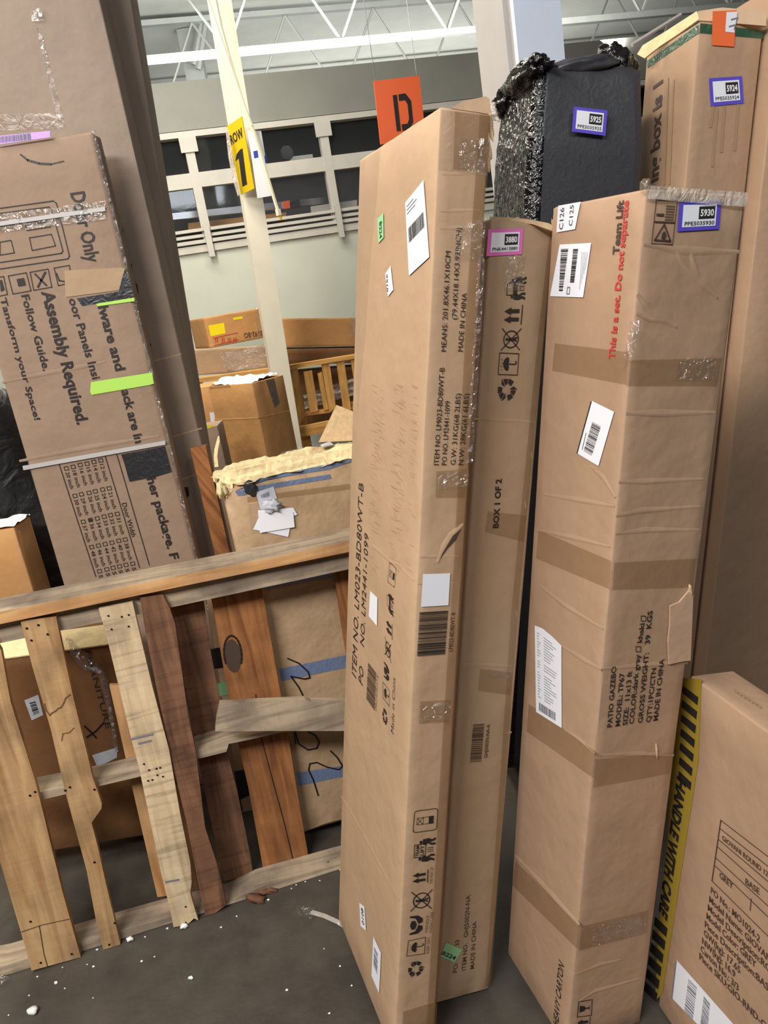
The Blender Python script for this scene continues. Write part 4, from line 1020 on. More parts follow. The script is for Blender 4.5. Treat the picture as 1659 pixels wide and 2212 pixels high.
decal(main.root, 'brown_tape', Rf, [(1036, 246), (1063, 248), (1034, 620), (1003, 1200), (972, 1680), (940, 2240), (920, 2240), (950, 1680), (981, 1200), (1008, 640)], 'tape_brown', 0.001)
decal(main.root, 'brown_tape', Rf, [(870, 2184), (924, 2168), (940, 2165), (936, 2250), (866, 2256)], 'tape_brown', 0.0013)
decal(main.root, 'brown_tape', Rf, [(942, 1018), (1008, 1012), (1005, 1075), (940, 1075)], 'tape_brown', 0.0013)
decal(main.root, 'brown_tape', Rf, [(907, 1515), (975, 1510), (970, 1560), (904, 1563)], 'tape_brown', 0.0013)
decal(main.root, 'haze_tape', Rf, [(982, 240), (1060, 248), (1054, 372), (978, 366)], 'tape_brown', 0.0013)
decal(main.root, 'haze_tape', Rf, [(950, 236), (1062, 248), (1052, 380), (945, 366)], 'tape_haze', 0.0011)
def hits(pl, pts, lift=0.002): return [pl.hit(p, lift) for p in pts]
crinkled('clear_tape', hits(Rf, [(995, 300), (1060, 300), (1052, 372), (985, 372)]), 'tape_clear', main.root, 0.004, seed=1)
crinkled('clear_tape', hits(Rf, [(985, 490), (1048, 470), (1042, 560), (978, 560)]), 'tape_clear', main.root, 0.005, seed=2)
crinkled('clear_tape', hits(Rf, [(1030, 560), (1046, 560), (1020, 1000), (1004, 1000)]), 'tape_clear', main.root, 0.004, seed=3)
crinkled('clear_tape', hits(Rf, [(944, 1020), (1012, 1015), (1009, 1050), (942, 1056)]), 'tape_clear', main.root, 0.004, seed=4)
crinkled('clear_tape', hits(Rf, [(907, 1520), (976, 1512), (972, 1552), (905, 1558)]), 'tape_clear', main.root, 0.004, seed=5)
ridge(main.root, Rf, [(945, 1215), (960, 1180), (975, 1155), (1000, 1132)], 0.006, 0.003, 'card_tan', 'tear')
k = Ink(Rf, .0012); k.poly([(945, 1215), (958, 1178), (972, 1160), (996, 1142), (985, 1165), (965, 1186)]); k.done(main.root, 'tear', 'ink_brown')
for y0 in (1202, 1260, 375, 455, 492): ridge(main.root, Rf, [(955 - (y0 - 400) * .06, y0 + 2), (985 - (y0 - 400) * .06, y0), (1040 - (y0 - 400) * .06, y0 - 1)], 0.003, 0.0009, 'card_tan')
# torn right corner of the top, open flap behind
for px, sd in (((1066, 262), 1), ((1067, 282), 2), ((1063, 325), 3), ((1060, 352), 5)):
    blob('torn_edge', Rf.hit(px, -0.004) + Vector((-.003, 0, 0)), (0.004, 0.004, 0.016), 'card_edge', main.root, amp=0.35, freq=6, sub=3, seed=sd)
slab('top_flap', Rf.shift(0.004), [(975, 234), (1000, 218), (1050, 208), (1058, 214), (1062, 247)], 0.004, 'card_tan', main.root)

# --- narrow carton
S = box2.face('a0')
id_sticker(box2, S, r1((1085, 1230), (1345, 1222), (1335, 1415), (1070, 1430)), 'sticker_pink', '3880', 'PNK4413880')
k = Ink(S)
ic_team(k, k.frame([(1092, 650), (1096, 598), (1138, 596), (1134, 648)]), False); ic_arrows(k, k.frame([(1086, 703), (1089, 658), (1131, 657), (1127, 702)]))
ic_nostep(k, k.frame([(1081, 757), (1084, 709), (1126, 709), (1122, 756)])); ic_umbrella(k, k.frame([(1075.6, 808.6), (1078.6, 762), (1120, 764), (1117, 810)])); ic_recycle(k, k.frame([(1072, 866), (1074, 818), (1114, 816), (1111, 866)]))
k.done(box2.root, 'handling_marks', 'ink_black')
k = Ink(S); k.text('BOX 1 OF 2', (1076, 1140), (1083, 1034), (1064, 1140), bold=0.03); k.done(box2.root, 'printed_text', 'ink_black')
k = Ink(S); k.barcode(r3((1270, 1515), (1365, 1508), (1340, 1835), (1243, 1838)), n=34, seed=31); k.text('GHJ5002N-NA-A', (1052, 1636), (1058, 1564), (1045, 1636), bold=0.01); k.done(box2.root, 'barcode', 'ink_brown')
k = Ink(S)
for s_, A, B in (('PO:', (987, 2099), (989, 2078)), ('33', (991, 2041), (992, 2029)), ('ITEM NO.   GHJ5002N-NA', (1006, 2094), (1015.6, 1932)), ('MADE IN CHINA', (1023.6, 2091), (1029, 1989))): k.text(s_, A, B, (A[0] - 9, A[1]), bold=0.005)
k.done(box2.root, 'printed_text', 'ink_brown')
q = r4((990, 1335), (1120, 1395), (1060, 1500), (945, 1450)); st = decal(box2.root, 'green_sticker', S, q, 'sticker_green', 0.0024)
k = Ink(S, .003); k.text('B224', r4((950, 1432))[0], r4((1058, 1478))[0], r4((965, 1402))[0], bold=0.02); k.done(st, 'number', 'ink_black')
decal(box2.root, 'brown_tape', S, [(1187, 500), (1199, 500), (1173, 740), (1118, 1320), (1092, 1680), (1060, 2130), (1048, 2130), (1080, 1680), (1104, 1320), (1160, 740)], 'tape_brown', 0.001)
decal(box2.root, 'brown_tape', S, [(1053, 1104), (1137, 1113), (1131, 1170), (1047, 1149)], 'tape_brown', 0.0012)
decal(box2.root, 'brown_tape', S, r3((1330, 1045), (1610, 1075), (1590, 1270), (1310, 1230)), 'tape_brown', 0.0012)
crinkled('clear_tape', hits(S, [(1092, 552), (1132, 550), (1128, 625), (1086, 630)]), 'tape_clear', box2.root, 0.004, seed=11)
crinkled('clear_tape', hits(S, r3((1400, 1030), (1600, 1050), (1590, 1110), (1390, 1110))), 'tape_clear', box2.root, 0.004, seed=12)
for a, b in (((1025, 905), (1158, 912)), ((1000, 1435), (1112, 1440)), ((1090, 1585), (1105, 1582))): ridge(box2.root, S, [a, ((a[0] + b[0]) / 2, (a[1] + b[1]) / 2 - 1), b], 0.004, 0.001, 'card_dull')
for px, sd in (((1150, 985), 1), ((1136, 1090), 2), ((1117, 1325), 4), ((1196, 488), 6)): blob('torn_edge', S.hit(px, -0.002) + Vector((-.001, 0, 0)), (0.0025, 0.003, 0.014), 'card_edge', box2.root, amp=0.35, freq=6, sub=3, seed=sd)
slab('top_flap', Plane(box2.P(0.02, .5, 1), (-0.25, -1, 0.3)), [(1058, 468), (1090, 469), (1140, 473), (1185, 482), (1203, 492), (1196, 500), (1150, 484), (1090, 478), (1058, 479)], 0.004, 'card_edge', box2.root)

# --- gazebo carton
G, H = box3.face('b0'), box3.face('a0')
st = decal(box3.root, 'white_sticker', G, r6((365, 185), (505, 160), (490, 230), (470, 330), (355, 350)), 'paper_white', 0.002)
k = Ink(G, .0028); k.text('C126', r6((397, 330))[0], r6((405, 195))[0], r6((372, 332))[0], bold=0); k.text('C125', r6((455, 308))[0], r6((465, 178))[0], r6((432, 310))[0], bold=0); k.done(st, 'number', 'ink_black')
q = r6((315, 745), (375, 425), (570, 415), (520, 752)); st = decal(box3.root, 'shipping_label', G, q, 'paper_white', 0.002)
k = Ink(G, .0028); k.barcode(r6((372, 712), (385, 450), (430, 448), (395, 712)), n=26, along='x', seed=41); k.barcode(r6((440, 660), (460, 450), (492, 448), (466, 660)), n=40, along='x', seed=42)
k.done(st, 'barcode', 'ink_black')
k = Ink(G, .0028); k.line(r6((425, 690), (440, 690), (436, 730), (420, 730), (425, 690)), .002)
for i in range(5): k.line(r6((500 + i * 9, 700 - i * 30), (515 + i * 9, 470)), .0008)
k.done(st, 'fine_print', 'ink_grey')
k = Ink(G); k.text('Team Lift', (1338, 549), (1349, 432), (1324.6, 549), bold=0.03); k.done(box3.root, 'printed_text', 'ink_brown')
k = Ink(G); k.text('This is a set. Do not separate', (1328, 776), (1360, 432), (1315.6, 776), bold=0.03); k.done(box3.root, 'printed_text', 'ink_red', 'red line of print')
q = r6((570, 1390), (712, 1460), (615, 1795), (480, 1715)); st = decal(box3.root, 'white_label', G, q, 'paper_white', 0.002)
k = Ink(G, .0028); k.barcode(r6((580, 1520), (632, 1548), (575, 1730), (525, 1700)), n=26, seed=43); k.line(r6((572, 1395), (484, 1715)), .003)
k.line(r6((516, 1692), (540, 1590)), .0012)
k.done(st, 'barcode', 'ink_black')
q = r7((220, 1005), (385, 1130), (387, 1640), (228, 1540)); st = decal(box3.root, 'packing_list', G, r7((220, 1005), (270, 1025), (330, 1075), (385, 1130), (387, 1640), (228, 1540)), 'paper_white', 0.002)
k = Ink(G, .0028); f = k.frame(q); rnd = random.Random(9)
for i in range(24):
    y = .94 - i * .032
    if i in (9, 13): continue
    k.uline(f, [(.10, y), (.10 + rnd.uniform(.05, .14), y)], .008); k.uline(f, [(.36, y), (.36 + rnd.uniform(.2, .5), y)], .008)
k.done(st, 'fine_print', 'ink_grey'); k = Ink(G, .0028); k.barcode(r7((248, 1480), (350, 1545), (350, 1595), (248, 1530)), n=24, along='x', seed=44); k.done(st, 'barcode', 'ink_grey')
for a in ([(340, 1035), (800, 1090), (782, 1292), (325, 1205)],): decal(box3.root, 'brown_tape', G, r6(*a), 'tape_brown', .001)
decal(box3.root, 'brown_tape', H, r6((795, 1140), (1372, 1125), (1340, 1300), (775, 1300)), 'tape_brown', .001)
decal(box3.root, 'brown_tape', G, r7((240, 415), (690, 605), (680, 780), (225, 590)), 'tape_brown', .001); decal(box3.root, 'brown_tape', H, r7((705, 615), (1210, 590), (1192, 770), (692, 785)), 'tape_brown', .001)
decal(box3.root, 'brown_tape', G, r7((180, 1490), (600, 1790), (580, 1950), (165, 1660)), 'tape_brown', .001); decal(box3.root, 'brown_tape', H, r8((625, 110), (1095, 70), (1072, 195), (610, 280)), 'tape_brown', .001)
decal(box3.root, 'brown_tape', G, r8((150, 720), (535, 1105), (525, 1250), (130, 865)), 'tape_brown', .001); decal(box3.root, 'brown_tape', H, r8((540, 1110), (945, 1010), (932, 1150), (528, 1255)), 'tape_brown', .001)
k = Ink(G); k.text('HEAVY CARTON', (1206, 2222), (1219, 2087), (1194, 2220), bold=0.0); k.done(box3.root, 'printed_text', 'ink_black')
id_sticker(box3, H, r6((1105, 158), (1365, 150), (1350, 330), (1092, 345)), 'sticker_violet', '5930', 'PPE5035930')
k = Ink(H); f = k.frame(r6((965, 145), (1095, 150), (1065, 425), (935, 420)))
k.uline(f, [(0, 0), (1, 0), (1, 1), (0, 1), (0, 0)], .03); k.uline(f, [(0, .5), (1, .5)], .03); k.uline(f, [(.12, .08), (.88, .08), (.5, .45), (.12, .08)], .05)
k.upoly(f, [(.42, .14), (.6, .12), (.66, .2), (.56, .3), (.46, .26)])
for i in range(6): k.uline(f, [(.5, .56 + i * .06), (.92, .56 + i * .06)], .02)
k.uline(f, [(.1, .66), (.42, .66)], .05)
k.done(box3.root, 'warning_mark', 'ink_brown')
k = Ink(H)
for s_, A, B in (('PATIO GAZEBO', (1320.8, 1569), (1330.6, 1438)), ('MODEL: TP67', (1338, 1567), (1348, 1452)), ('SIZE:  11x13 ft', (1354, 1565), (1364.5, 1448.5)), ('COLOR:dark gray', (1368, 1562), (1382, 1412)), ('khaki', (1385.5, 1387), (1391, 1345)),
                 ('GROSS WEIGHT:   39  KGS', (1387, 1560), (1408.8, 1317.6)), ('QTY:1PC/CTN', (1404.6, 1558.5), (1416.8, 1441.5)), ('MADE IN CHINA', (1420, 1555), (1434, 1422))): k.text(s_, A, B, (A[0] - 10, A[1]), bold=0.02)
for cx, cy in ((1378, 1402), (1389, 1336)): k.line([(cx - 5, cy - 6), (cx + 5, cy - 6), (cx + 5, cy + 5), (cx - 5, cy + 5), (cx - 5, cy - 6)], .0014)
k.done(box3.root, 'printed_text', 'ink_black')
k = Ink(H); f = k.frame([(1246, 2196), (1249.5, 2163), (1278.4, 2158), (1276.6, 2192)]); ic_glass(k, f); ic_arrows(k, k.frame([(1243, 2232), (1246, 2198), (1276, 2194), (1274, 2228)])); k.done(box3.root, 'handling_marks', 'ink_black')
# crushed creases, torn flap and film on the gazebo carton
for pts in ([(890, 425), (1000, 430), (1090, 460), (1200, 465), (1478, 470)], [(1090, 465), (1140, 570), (1220, 640), (1290, 700), (1345, 755)], [(850, 730), (900, 800), (930, 860), (1020, 890), (1090, 935)], [(845, 855), (930, 880), (1020, 900)], [(780, 1470), (1000, 1470), (1330, 1465)], [(1180, 470), (1200, 560), (1230, 640)]):
    ridge(box3.root, H, r6(*pts), 0.006, 0.0022, 'card_brown')
for pts in ([(720, 330), (880, 295), (1240, 270)], [(715, 440), (900, 415), (1230, 415)], [(640, 1275), (900, 1250), (1160, 1235)], [(620, 1810), (850, 1800), (1075, 1810)], [(735, 120), (900, 115), (1260, 100)]): ridge(box3.root, H, r7(*pts), 0.005, 0.0018, 'card_brown')
for pts in ([(270, 195), (500, 230), (710, 270)], [(240, 755), (400, 880), (640, 1030)], [(385, 1135), (520, 1220), (630, 1280)], [(400, 1650), (500, 1720), (590, 1800)], [(560, 20), (640, 90), (715, 215)], [(250, 420), (450, 460), (680, 520)]): ridge(box3.root, G, r7(*pts), 0.005, 0.0018, 'card_brown')
for pts in ([(150, 690), (300, 850), (400, 960), (535, 1105)],): ridge(box3.root, G, r8(*pts), 0.007, 0.004, 'card_brown', 'tear')
for pts in ([(510, 1400), (650, 1340), (780, 1310)], [(530, 1560), (620, 1500), (900, 1420)]): ridge(box3.root, H, r8(*pts), 0.005, 0.0018, 'card_brown')
slab('torn_flap', H, r7((1042, 880), (1100, 855), (1172, 770), (1184, 815), (1178, 960), (1168, 1215), (1100, 1225), (1036, 1240), (1030, 1100), (1040, 1000)), 0.004, 'card_brown', box3.root, lift=0.006)
blob('torn_edge', H.hit(r7((1168, 785))[0], .004), (0.004, 0.004, 0.012), 'card_edge', box3.root, amp=.4, freq=6, sub=3, seed=2); blob('torn_edge', H.hit(r7((965, 1780))[0], .002), (0.0025, 0.003, 0.018), 'card_edge', box3.root, amp=.4, freq=6, sub=3, seed=3)
crinkled('loose_film', hits(G, r6((830, 900), (890, 895), (850, 1090), (770, 1200)), .004), 'film_clear', box3.root, 0.012, seed=21)
crinkled('clear_tape', hits(H, r6((1100, 1130), (1330, 1110), (1320, 1260), (1080, 1260)), .002), 'tape_clear', box3.root, 0.004, seed=22)
crinkled('clear_tape', hits(H, r8((600, 1110), (930, 1030), (925, 1140), (600, 1230)), .002), 'tape_clear', box3.root, 0.004, seed=23)
e0, e1 = box3.P(0, 0, 1), box3.P(0, 1, 1); dn = -box3.R.col[2]; nf = H.n
crinkled('film_band', [e0 + nf * .002 - dn * .004, e1 + nf * .002 - dn * .004, e1 + nf * .003 + dn * .020, e0 + nf * .003 + dn * .016], 'film_white', box3.root, 0.008, seed=24, label='crumpled pale film along the top edge')
blob('film_tuft', e0 + Vector((0, 0, .004)), (0.010, 0.009, 0.012), 'tape_haze', box3.root, amp=.35, freq=5, sub=3, seed=6)

# --- base carton low right
B = gio.face('b0'); T = gio.face('c1')
k = Ink(B)
tl = [((1380, 475), (1659, 690)), ((1372, 522), (1659, 748)), ((1366, 590), (1659, 838)), ((1358, 632), (1659, 900)), ((1350, 700), (1659, 985)), ((1343, 745), (1659, 1050)), ((1327, 838), (1659, 1165))]
for a, b in tl:
    x2 = 2000; y2 = a[1] + (b[1] - a[1]) * (x2 - a[0]) / (b[0] - a[0]); k.line(r8(a, (x2, y2)), .0022)
k.line(r8((1380, 475), (1327, 838)), .0026); k.line(r8((1562, 945), (1556, 1015)), .002)
k.done(gio.root, 'printed_table', 'ink_brown')
k = Ink(B)
def gt(s_, a, b, h, bold=0.015): k.text(s_, r8(a)[0], r8(b)[0], r8((a[0] + 5, a[1] - h))[0], bold)
gt('GIOVANI ROUND 12', (1388, 592), (1662, 815), 26); gt('BASE', (1528, 855), (1612, 922), 32); gt('GREY', (1372, 818), (1452, 890), 32)
for s_, a, b in (('PO No.: MO1024-2', (1320, 908), (1612, 1208)), ('Model Name: GIOVANI', (1310, 962), (1690, 1345)), ('Model Description:RO', (1302, 1012), (1680, 1395)), ('Model Color: GREY', (1294, 1062), (1590, 1362)),
                 ('Piece Description:BASE', (1284, 1112), (1690, 1525)), ('GW(kg): 17.65', (1278, 1162), (1495, 1395)), ('NW(kg): 16.9', (1268, 1212), (1465, 1420)), ('Carton No.: 3/3', (1260, 1258), (1485, 1500)), ('Piece SKU:GIO-RND-G', (1252, 1305), (1650, 1730))): gt(s_, a, b, 34)
k.done(gio.root, 'printed_text', 'ink_brown')
q = r8((1115, 1308), (1480, 1728), (1260, 1742), (1085, 1535))
st = decal(gio.root, 'shipping_label', B, r8((1115, 1308), (1520, 1765), (1500, 1960), (1085, 1535)), 'paper_white', .002)
k = Ink(B, .0028); k.barcode(r8((1190, 1422), (1240, 1470), (1215, 1670), (1165, 1610)), n=16, seed=51); k.barcode(r8((1282, 1525), (1318, 1570), (1300, 1780), (1260, 1700)), n=26, seed=52); k.line(r8((1116, 1315), (1090, 1540)), .004)
k.done(st, 'barcode', 'ink_grey')
decal(gio.root, 'warning_strip', B, r8((1100, -380), (1265, -370), (1245, 120), (1140, 800), (1030, 1510), (985, 1560), (1000, 1200), (1060, 600)), 'ink_yellow', .001)
k = Ink(B, .0018)
for i in range(7):                    # slanted hazard bars above and below the words
    y = -330 + i * 85; x = 1225 - (i * 4); k.new()
    k.poly(r8((x - 70, y), (x + 22 - i * 3, y + 70), (x + 16 - i * 3, y + 118), (x - 76, y + 42)))
for i in range(6):
    y = 1080 + i * 78; x = 1040 - i * 12; k.new()
    k.poly(r8((x - 52, y - 30), (x + 22, y + 42), (x + 14, y + 96), (x - 60, y + 22)))
k.text('HANDLE WITH CARE', r8((1122, 210))[0], r8((1012, 1020))[0], r8((1175, 235))[0], bold=0.05)
k.done(gio.root, 'warning_print', 'ink_black')
k = Ink(T)
for i in range(7): k.line(r7((1452 + i * 24, 1405 + i * 15), (1468 + i * 24, 1428 + i * 15)), .005)
k.done(gio.root, 'faded_print', 'ink_faint')

# --- tall carton with the orange tag, black bundle
id_sticker(box4, b4r, r5((1325, 440), (1510, 428), (1520, 580), (1335, 597)), 'sticker_violet', '5924', 'PPE5035924')
st = decal(box4.root, 'orange_tag', b4r, r5((1345, 65), (1480, 60), (1465, 265), (1340, 255)), 'sticker_orange', .003)
q = r5((1422, 70), (1484, 68), (1466, 185), (1415, 180)); decal(st, 'white_field', b4r, q, 'paper_white', .0036)
k = Ink(b4r, .0042); k.text('77', r5((1432, 160))[0], r5((1455, 85))[0], r5((1468, 165))[0]); k.done(st, 'number', 'ink_grey')
k = Ink(b4l); k.text('ing box is 1', r5((1045, 1010))[0], r5((1070, 445))[0], r5((995, 1015))[0], bold=0.03)
k.done(box4.root, 'printed_text', 'ink_brown')
k = Ink(b4l); rnd = random.Random(12)
for xa, xb in ((1080, 1100), (1108, 1132)):      # two lines of small print too worn to read
    t = 0.0
    while t < .96:
        d = rnd.uniform(.02, .07); k.line(r5((xa + (xb - xa) * t, 1030 - 605 * t), (xa + (xb - xa) * min(1, t + d), 1030 - 605 * min(1, t + d))), .010); t += d + .018
k.done(box4.root, 'faded_print', 'ink_faint')
k = Ink(b4r)
for x0, y0, x1, y1 in ((1345, 930, 1372, 610), (1395, 850, 1412, 600), (1470, 840, 1490, 590), (1335, 710, 1350, 600)): k.line(r5((x0, y0), (x1, y1)), .008)
k.done(box4.root, 'faded_print', 'ink_faint')
id_sticker(bundle, Plane(bundle.face('a0').p + bundle.face('a0').n * .012, bundle.face('a0').n), r5((568, 598), (757, 620), (745, 762), (557, 738)), 'sticker_violet', '5925', 'PPE5035925')

# --- door carton
D = door.face('b0')
k = Ink(D)
for s_, A, B_, C, bd in (('Door Only', (152, 417), (188, 568), (182, 411), .02), ('Assembly Required.', (89.5, 630), (167.6, 918), (115.5, 626), .03), ('Follow Guide.', (45.6, 638), (94, 802), (62, 635), .02), ('Tansform your Space!', (0, 644), (75, 908), (13, 641), .02),
                         ('oor Panels Insi', (148, 646), (200, 820), (166, 643), .02), ('lware and', (211.5, 662), (250.6, 802), (233, 659), .03), ('ack are in', (262, 843), (293, 958), (281, 840), .03), ('her package. F', (317, 1033), (369, 1209), (336, 1030), .03), ('Door Width', (263, 1087), (284.7, 1160), (273, 1084.6), .01)):
    k.text(s_, A, B_, C, bold=bd)
cols = [[(668, 1335), (622, 1345), (577, 1357), (532, 1365), (485, 1378), (440, 1388)], [(724, 1520), (680, 1528), (632, 1540), (590, 1550), (540, 1560), (497, 1570)], [(778, 1690), (733, 1698), (690, 1708), (645, 1720), (600, 1730), (552, 1742)], [(830, 1860), (787, 1868), (742, 1880), (697, 1890), (652, 1900), (608, 1910)], [(880, 2020), (835, 2028), (792, 2038), (750, 2048), (708, 2058), (660, 2070)]]
nums = [['12', '14', '15', '16', '18', '20'], ['21', '24', '25', '26', '29', '30'], ['31', '32', '33', '34', '36', '37'], ['38', '40', '42', '44', '46', '48'], ['5', '5', '5', '5', '5', '5']]
for cl, nl in zip(cols, nums):
    for (x, y), n_ in zip(cl, nl):
        k.new(); k.line(l2((x - 15, y - 9), (x + 11, y - 14), (x + 17, y + 8), (x - 9, y + 13), (x - 15, y - 9)), .0022)
        if n_ == '36': k.poly(l2((x - 10, y - 6), (x + 8, y - 9), (x + 12, y + 5), (x - 6, y + 9)))
        e = 110 if len(n_) == 2 else 22
        s_ = n_ + ' inch' if len(n_) == 2 else n_
        k.text(s_, l2((x - 6, y + 26))[0], l2((x - 6 + e * .30, y + 26 + e))[0], l2((x + 19, y + 22))[0], bold=.01)
for a, b in (((770, 1275), (992, 2030)), ((695, 1295), (927, 2047)), ((390, 1350), (636, 2105))): k.new(); k.line(l2(a, b), .003)
k.new(); k.line(l2((390, 1350), (695, 1295)), .003)
k.new(); k.line([(0, 450), (115, 434), (121, 438), (124, 446), (150, 553), (147, 559), (0, 581)], .003); k.new(); k.line([(0, 461), (106, 447), (111, 451), (136, 542), (133, 547), (0, 567)], .003)
for q in ([(63.7, 513.6), (111, 506), (120, 531), (69.4, 541)], [(0, 523), (24, 519), (31, 546), (0, 551)], [(55, 487), (107, 478), (109, 490), (59, 498)], [(65, 588), (104, 581), (112, 620), (73, 627)], [(18, 596), (57, 589), (67, 628), (28, 635)], [(-10, 600), (8, 597), (16, 636), (-4, 640)], [(117, 579), (150, 573), (155, 610), (126, 617)]):
    k.new(); k.line(q + q[:1], .0026)
k.new(); k.poly([(36, 603), (52, 600), (56, 616), (40, 619)]); k.new(); k.line([(76, 592), (100, 616)], .006); k.line([(98, 588), (82, 620)], .006); k.new(); k.line([(122, 590), (128, 606), (140, 608)], .004); k.new(); k.poly([(0, 606), (4, 604), (10, 626), (2, 630)])
k.done(door.root, 'printed_text', 'ink_black')
k = Ink(D); k.line([(45, 334), (60, 346), (85, 353), (110, 354.6)], .006); k.line([(110, 354.6), (138, 348)], .003); k.done(door.root, 'marker_stroke', 'marker_black')
decal(door.root, 'kraft_tape', D, l2((430, 75), (800, 55), (830, 62), (790, 205), (435, 252)), 'card_dull', .002)
decal(door.root, 'black_tape', D, l2((510, 260), (790, 215), (800, 60), (835, 62), (870, 160), (890, 250), (545, 310)), 'tape_black', .0016)
decal(door.root, 'green_tape', D, l2((640, 295), (890, 255), (895, 278), (650, 312)), 'sticker_lime', .0026); decal(door.root, 'green_tape', D, l2((605, 815), (970, 758), (1010, 750), (1022, 826), (990, 835), (610, 900), (600, 880)), 'sticker_lime', .0026)
decal(door.root, 'black_tape', D, l2((805, 1295), (1095, 1240), (1140, 1410), (1040, 1440), (860, 1475), (825, 1350)), 'tape_black', .0026)
crinkled('clear_tape', hits(D, l1((-20, 1600), (790, 1500), (800, 1640), (-20, 1740)), .002), 'film_clear', door.root, .006, seed=31)
for a, b, dy in (((0, 482), (228, 447), 9), ((50, 1006), (358, 951), 9)):
    slab('strap', D, [(a[0] - 20 if a[0] == 0 else a[0], a[1]), b, (b[0], b[1] + dy), (a[0] - 18 if a[0] == 0 else a[0] + 2, a[1] + dy)], .003, 'paint_white', door.root, lift=.006)
st = slab('lilac_tag', D, l1((-40, 1024), (385, 982), (385, 1030), (-40, 1090)), .002, 'sticker_lilac', door.root, lift=.012)
k = Ink(D, .0135); k.barcode(l1((-20, 1028), (240, 1000), (245, 1045), (-20, 1075)), n=22, along='x', seed=61); k.done(st, 'barcode', 'ink_grey')
for y0, x0, x1 in ((1010, 42, 345),): ridge(door.root, D, [(x0, y0 - 14), ((x0 + x1) / 2, y0 - 44), (x1, y0 - 68)], .008, .003, 'card_pink')
ridge(door.root, D, l2((15, 820), (300, 760), (560, 710), (700, 680)), .006, .002, 'card_pink')
tpc = [door.P(0, 0, z / 20) + Vector((0, 0, 0)) for z in range(6, 21)]
o = tube('edge_tape', [p + Vector((.002, .004, 0)) for p in tpc], .006, 'tape_clear', door.root, n=6)
# --- tall cartons on the left
A_ = tall_a.face('b0')
crinkled('clear_tape', hits(A_, [(70, 20), (95, 20), (98, 48), (72, 48)], .002), 'film_clear', tall_a.root, .012, seed=41)
decal(tall_a.root, 'clear_tape', A_, [(78, 60), (88, 60), (142, 275), (128, 275)], 'tape_clear', .0015); decal(tall_a.root, 'brown_tape', A_, [(-20, 248), (128, 244), (138, 278), (-20, 284)], 'tape_brown', .001)
k = Ink(A_)
for q in ([(217, 343), (228, 338), (227, 352)], [(234, 395), (240, 398), (241, 412), (236, 410)], [(258, 490), (266, 494), (268, 512), (262, 520)], [(264, 520), (272, 524), (272, 534), (265, 532)], [(274, 566), (285, 570), (286, 580), (276, 578)], [(285, 605), (297, 615), (300, 635), (290, 628)], [(320, 742), (326, 742), (327, 748), (321, 748)], [(360, 922), (366, 920), (367, 928), (361, 929)], [(395, 1052), (407, 1052), (409, 1070), (397, 1082)]): k.poly(q)
k.done(tall_a.root, 'printed_text', 'ink_black')
for a, b in (((330, 780), (392, 765)), ((352, 950), (436, 925)), ((380, 1040), (455, 1015))): ridge(tall_a.root, A_, [a, b], .005, .0015, 'card_tan')

# ------------------------------------------------------------------ floor litter
cd = Z(3.95, 0, 1760)
crumbs = cd((290, 1690), (1110, 1075), (1575, 965), (480, 1440), (555, 1485), (75, 1712), (795, 1565), (1630, 1400), (745, 1280), (1320, 1215), (1240, 1045), (830, 1155), (535, 1305), (320, 1385), (200, 1145), (1210, 1255), (800, 1300), (1430, 975), (250, 1545)) + [(612, 1840), (618, 1848), (560, 1952), (580, 1945), (630, 1920), (660, 1905), (640, 1912), (691, 1903), (512, 1980), (478, 2004), (735, 1880), (700, 2050), (735, 2088), (760, 2130), (712, 2190), (620, 2140)]
big = {0: .016, 1: .011, 2: .012, 3: .006, 7: .007}
for i, px in enumerate(crumbs):
    q = on_floor(px, 0.0); r = big.get(i, random.uniform(.0022, .0045))
    o = blob('foam_crumb', q + Vector((0, 0, r * .55)), (r, r * .7, r * .6), 'foam_white', amp=.5, freq=5, sub=2, seed=i)
    tag(o, 'largest white foam crumb on the floor at bottom left' if i == 0 else 'tiny white foam crumb on the dark floor by the pallet foot', 'foam crumb', None if i == 0 else 'foam crumbs scattered on the floor')
cbx = Z(3.606, 300, 1480)
fs = [on_floor(p, 0.003) for p in cbx((1230, 1725), (1370, 1750), (1600, 1850), (1600, 1885), (1360, 1830), (1240, 1790))]
sv = [on_floor(p, .002) for p in cbx((1225, 1725), (1380, 1745), (1350, 1840), (1240, 1790))]
o = crinkled('plastic_strip', sv, 'film_clear', None, .02, seed=51); tag(o, 'clear crumpled plastic strip on the floor beside the long carton', 'plastic')
tube('rolled_end', [on_floor(p, .008) for p in cbx((1350, 1770), (1450, 1800), (1560, 1850), (1640, 1900))], .007, 'film_white', o)
sv = [on_floor(p, .004) for p in cd((-80, 1400), (60, 1375), (100, 1430), (-60, 1520))]
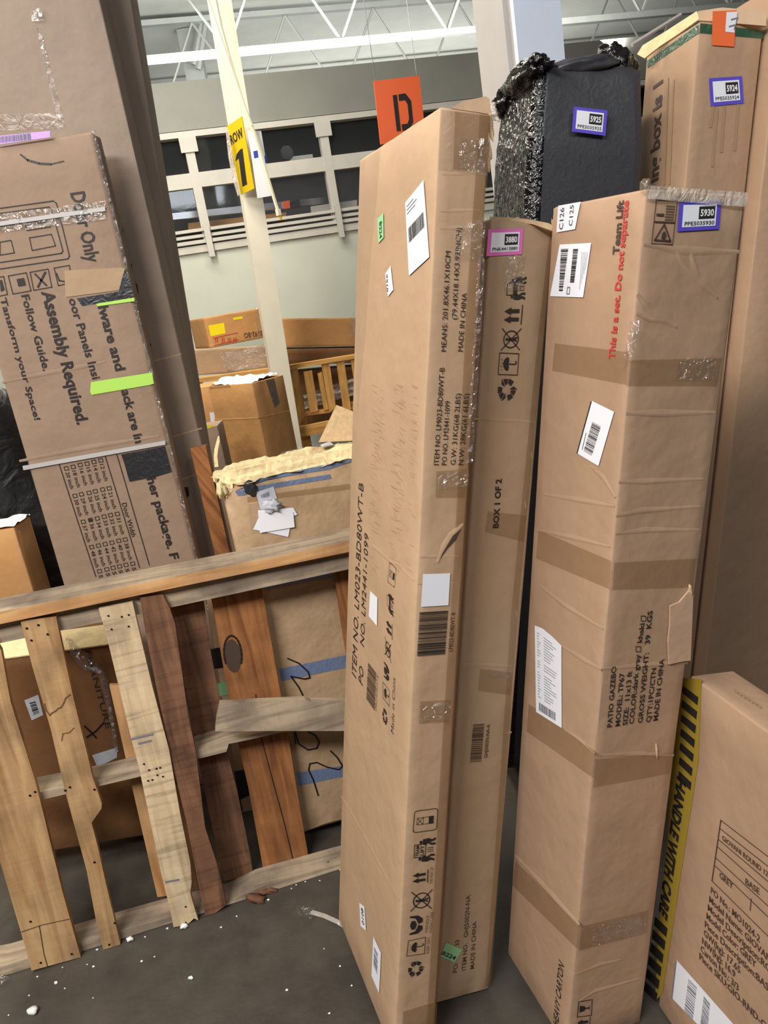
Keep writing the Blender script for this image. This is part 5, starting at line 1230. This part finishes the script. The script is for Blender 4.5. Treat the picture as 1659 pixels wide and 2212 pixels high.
o = crinkled('plastic_scrap', sv, 'film_clear', None, .04, seed=52); tag(o, 'crumpled clear film scrap on the floor at the left pallet foot', 'plastic')
for i, (px, r) in enumerate((((558, 1946), .02), ((572, 1930), .016), ((590, 1926), .012), ((556, 1925), .012), ((716, 1872), .014))):
    q = on_floor(px); o = blob('wood_splinter', q + Vector((0, 0, r * .5)), (r * 1.6, r * .8, r * .5), 'wood_brown', amp=.7, freq=5, sub=2, seed=i, rot=.4); tag(o, 'dark wood splinter at the foot of the pallet on the right', 'splinter', 'wood splinters at the pallet foot')

# ------------------------------------------------------------------ things behind the windows and on the sill
def wthing(nm, quad, back, depth, mat, label, cat):
    o = slab(nm, wall_plane(8.8 + back), quad, depth, mat, back=-WN); tag(o, label, cat); return o
q3 = Z(2.127, 280, 0)
wthing('steel_track', q3((150, 985), (900, 905), (900, 935), (150, 1015)), .5, .08, 'steel', 'long bright steel track lying behind the lower window panes', 'track')
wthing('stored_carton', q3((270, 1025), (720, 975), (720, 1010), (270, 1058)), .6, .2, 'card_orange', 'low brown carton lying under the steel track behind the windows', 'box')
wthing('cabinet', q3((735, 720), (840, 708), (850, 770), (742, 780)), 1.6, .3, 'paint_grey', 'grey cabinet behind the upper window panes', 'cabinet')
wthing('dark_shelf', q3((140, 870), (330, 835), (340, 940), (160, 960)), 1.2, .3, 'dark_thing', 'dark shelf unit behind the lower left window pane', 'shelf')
wthing('orange_tool_case', q3((705, 925), (735, 920), (738, 955), (708, 960)), .45, .04, 'sign_orange', 'small orange case behind the window near the cable tip', 'case')
wthing('black_tool', q3((740, 925), (780, 912), (785, 950), (742, 957)), .45, .04, 'dark_thing', 'small black tool beside the orange case behind the window', 'tool')
wthing('display_board', q3((832, 948), (1045, 918), (1045, 960), (835, 985)), .3, .02, 'paint_white', 'white board standing on the window sill at the right', 'board')
wthing('fan', q3((695, 690), (705, 672), (730, 668), (750, 690), (752, 720), (735, 735), (705, 730)), 1.4, .1, 'dark_thing', 'round dark fan head behind the upper window pane', 'fan')
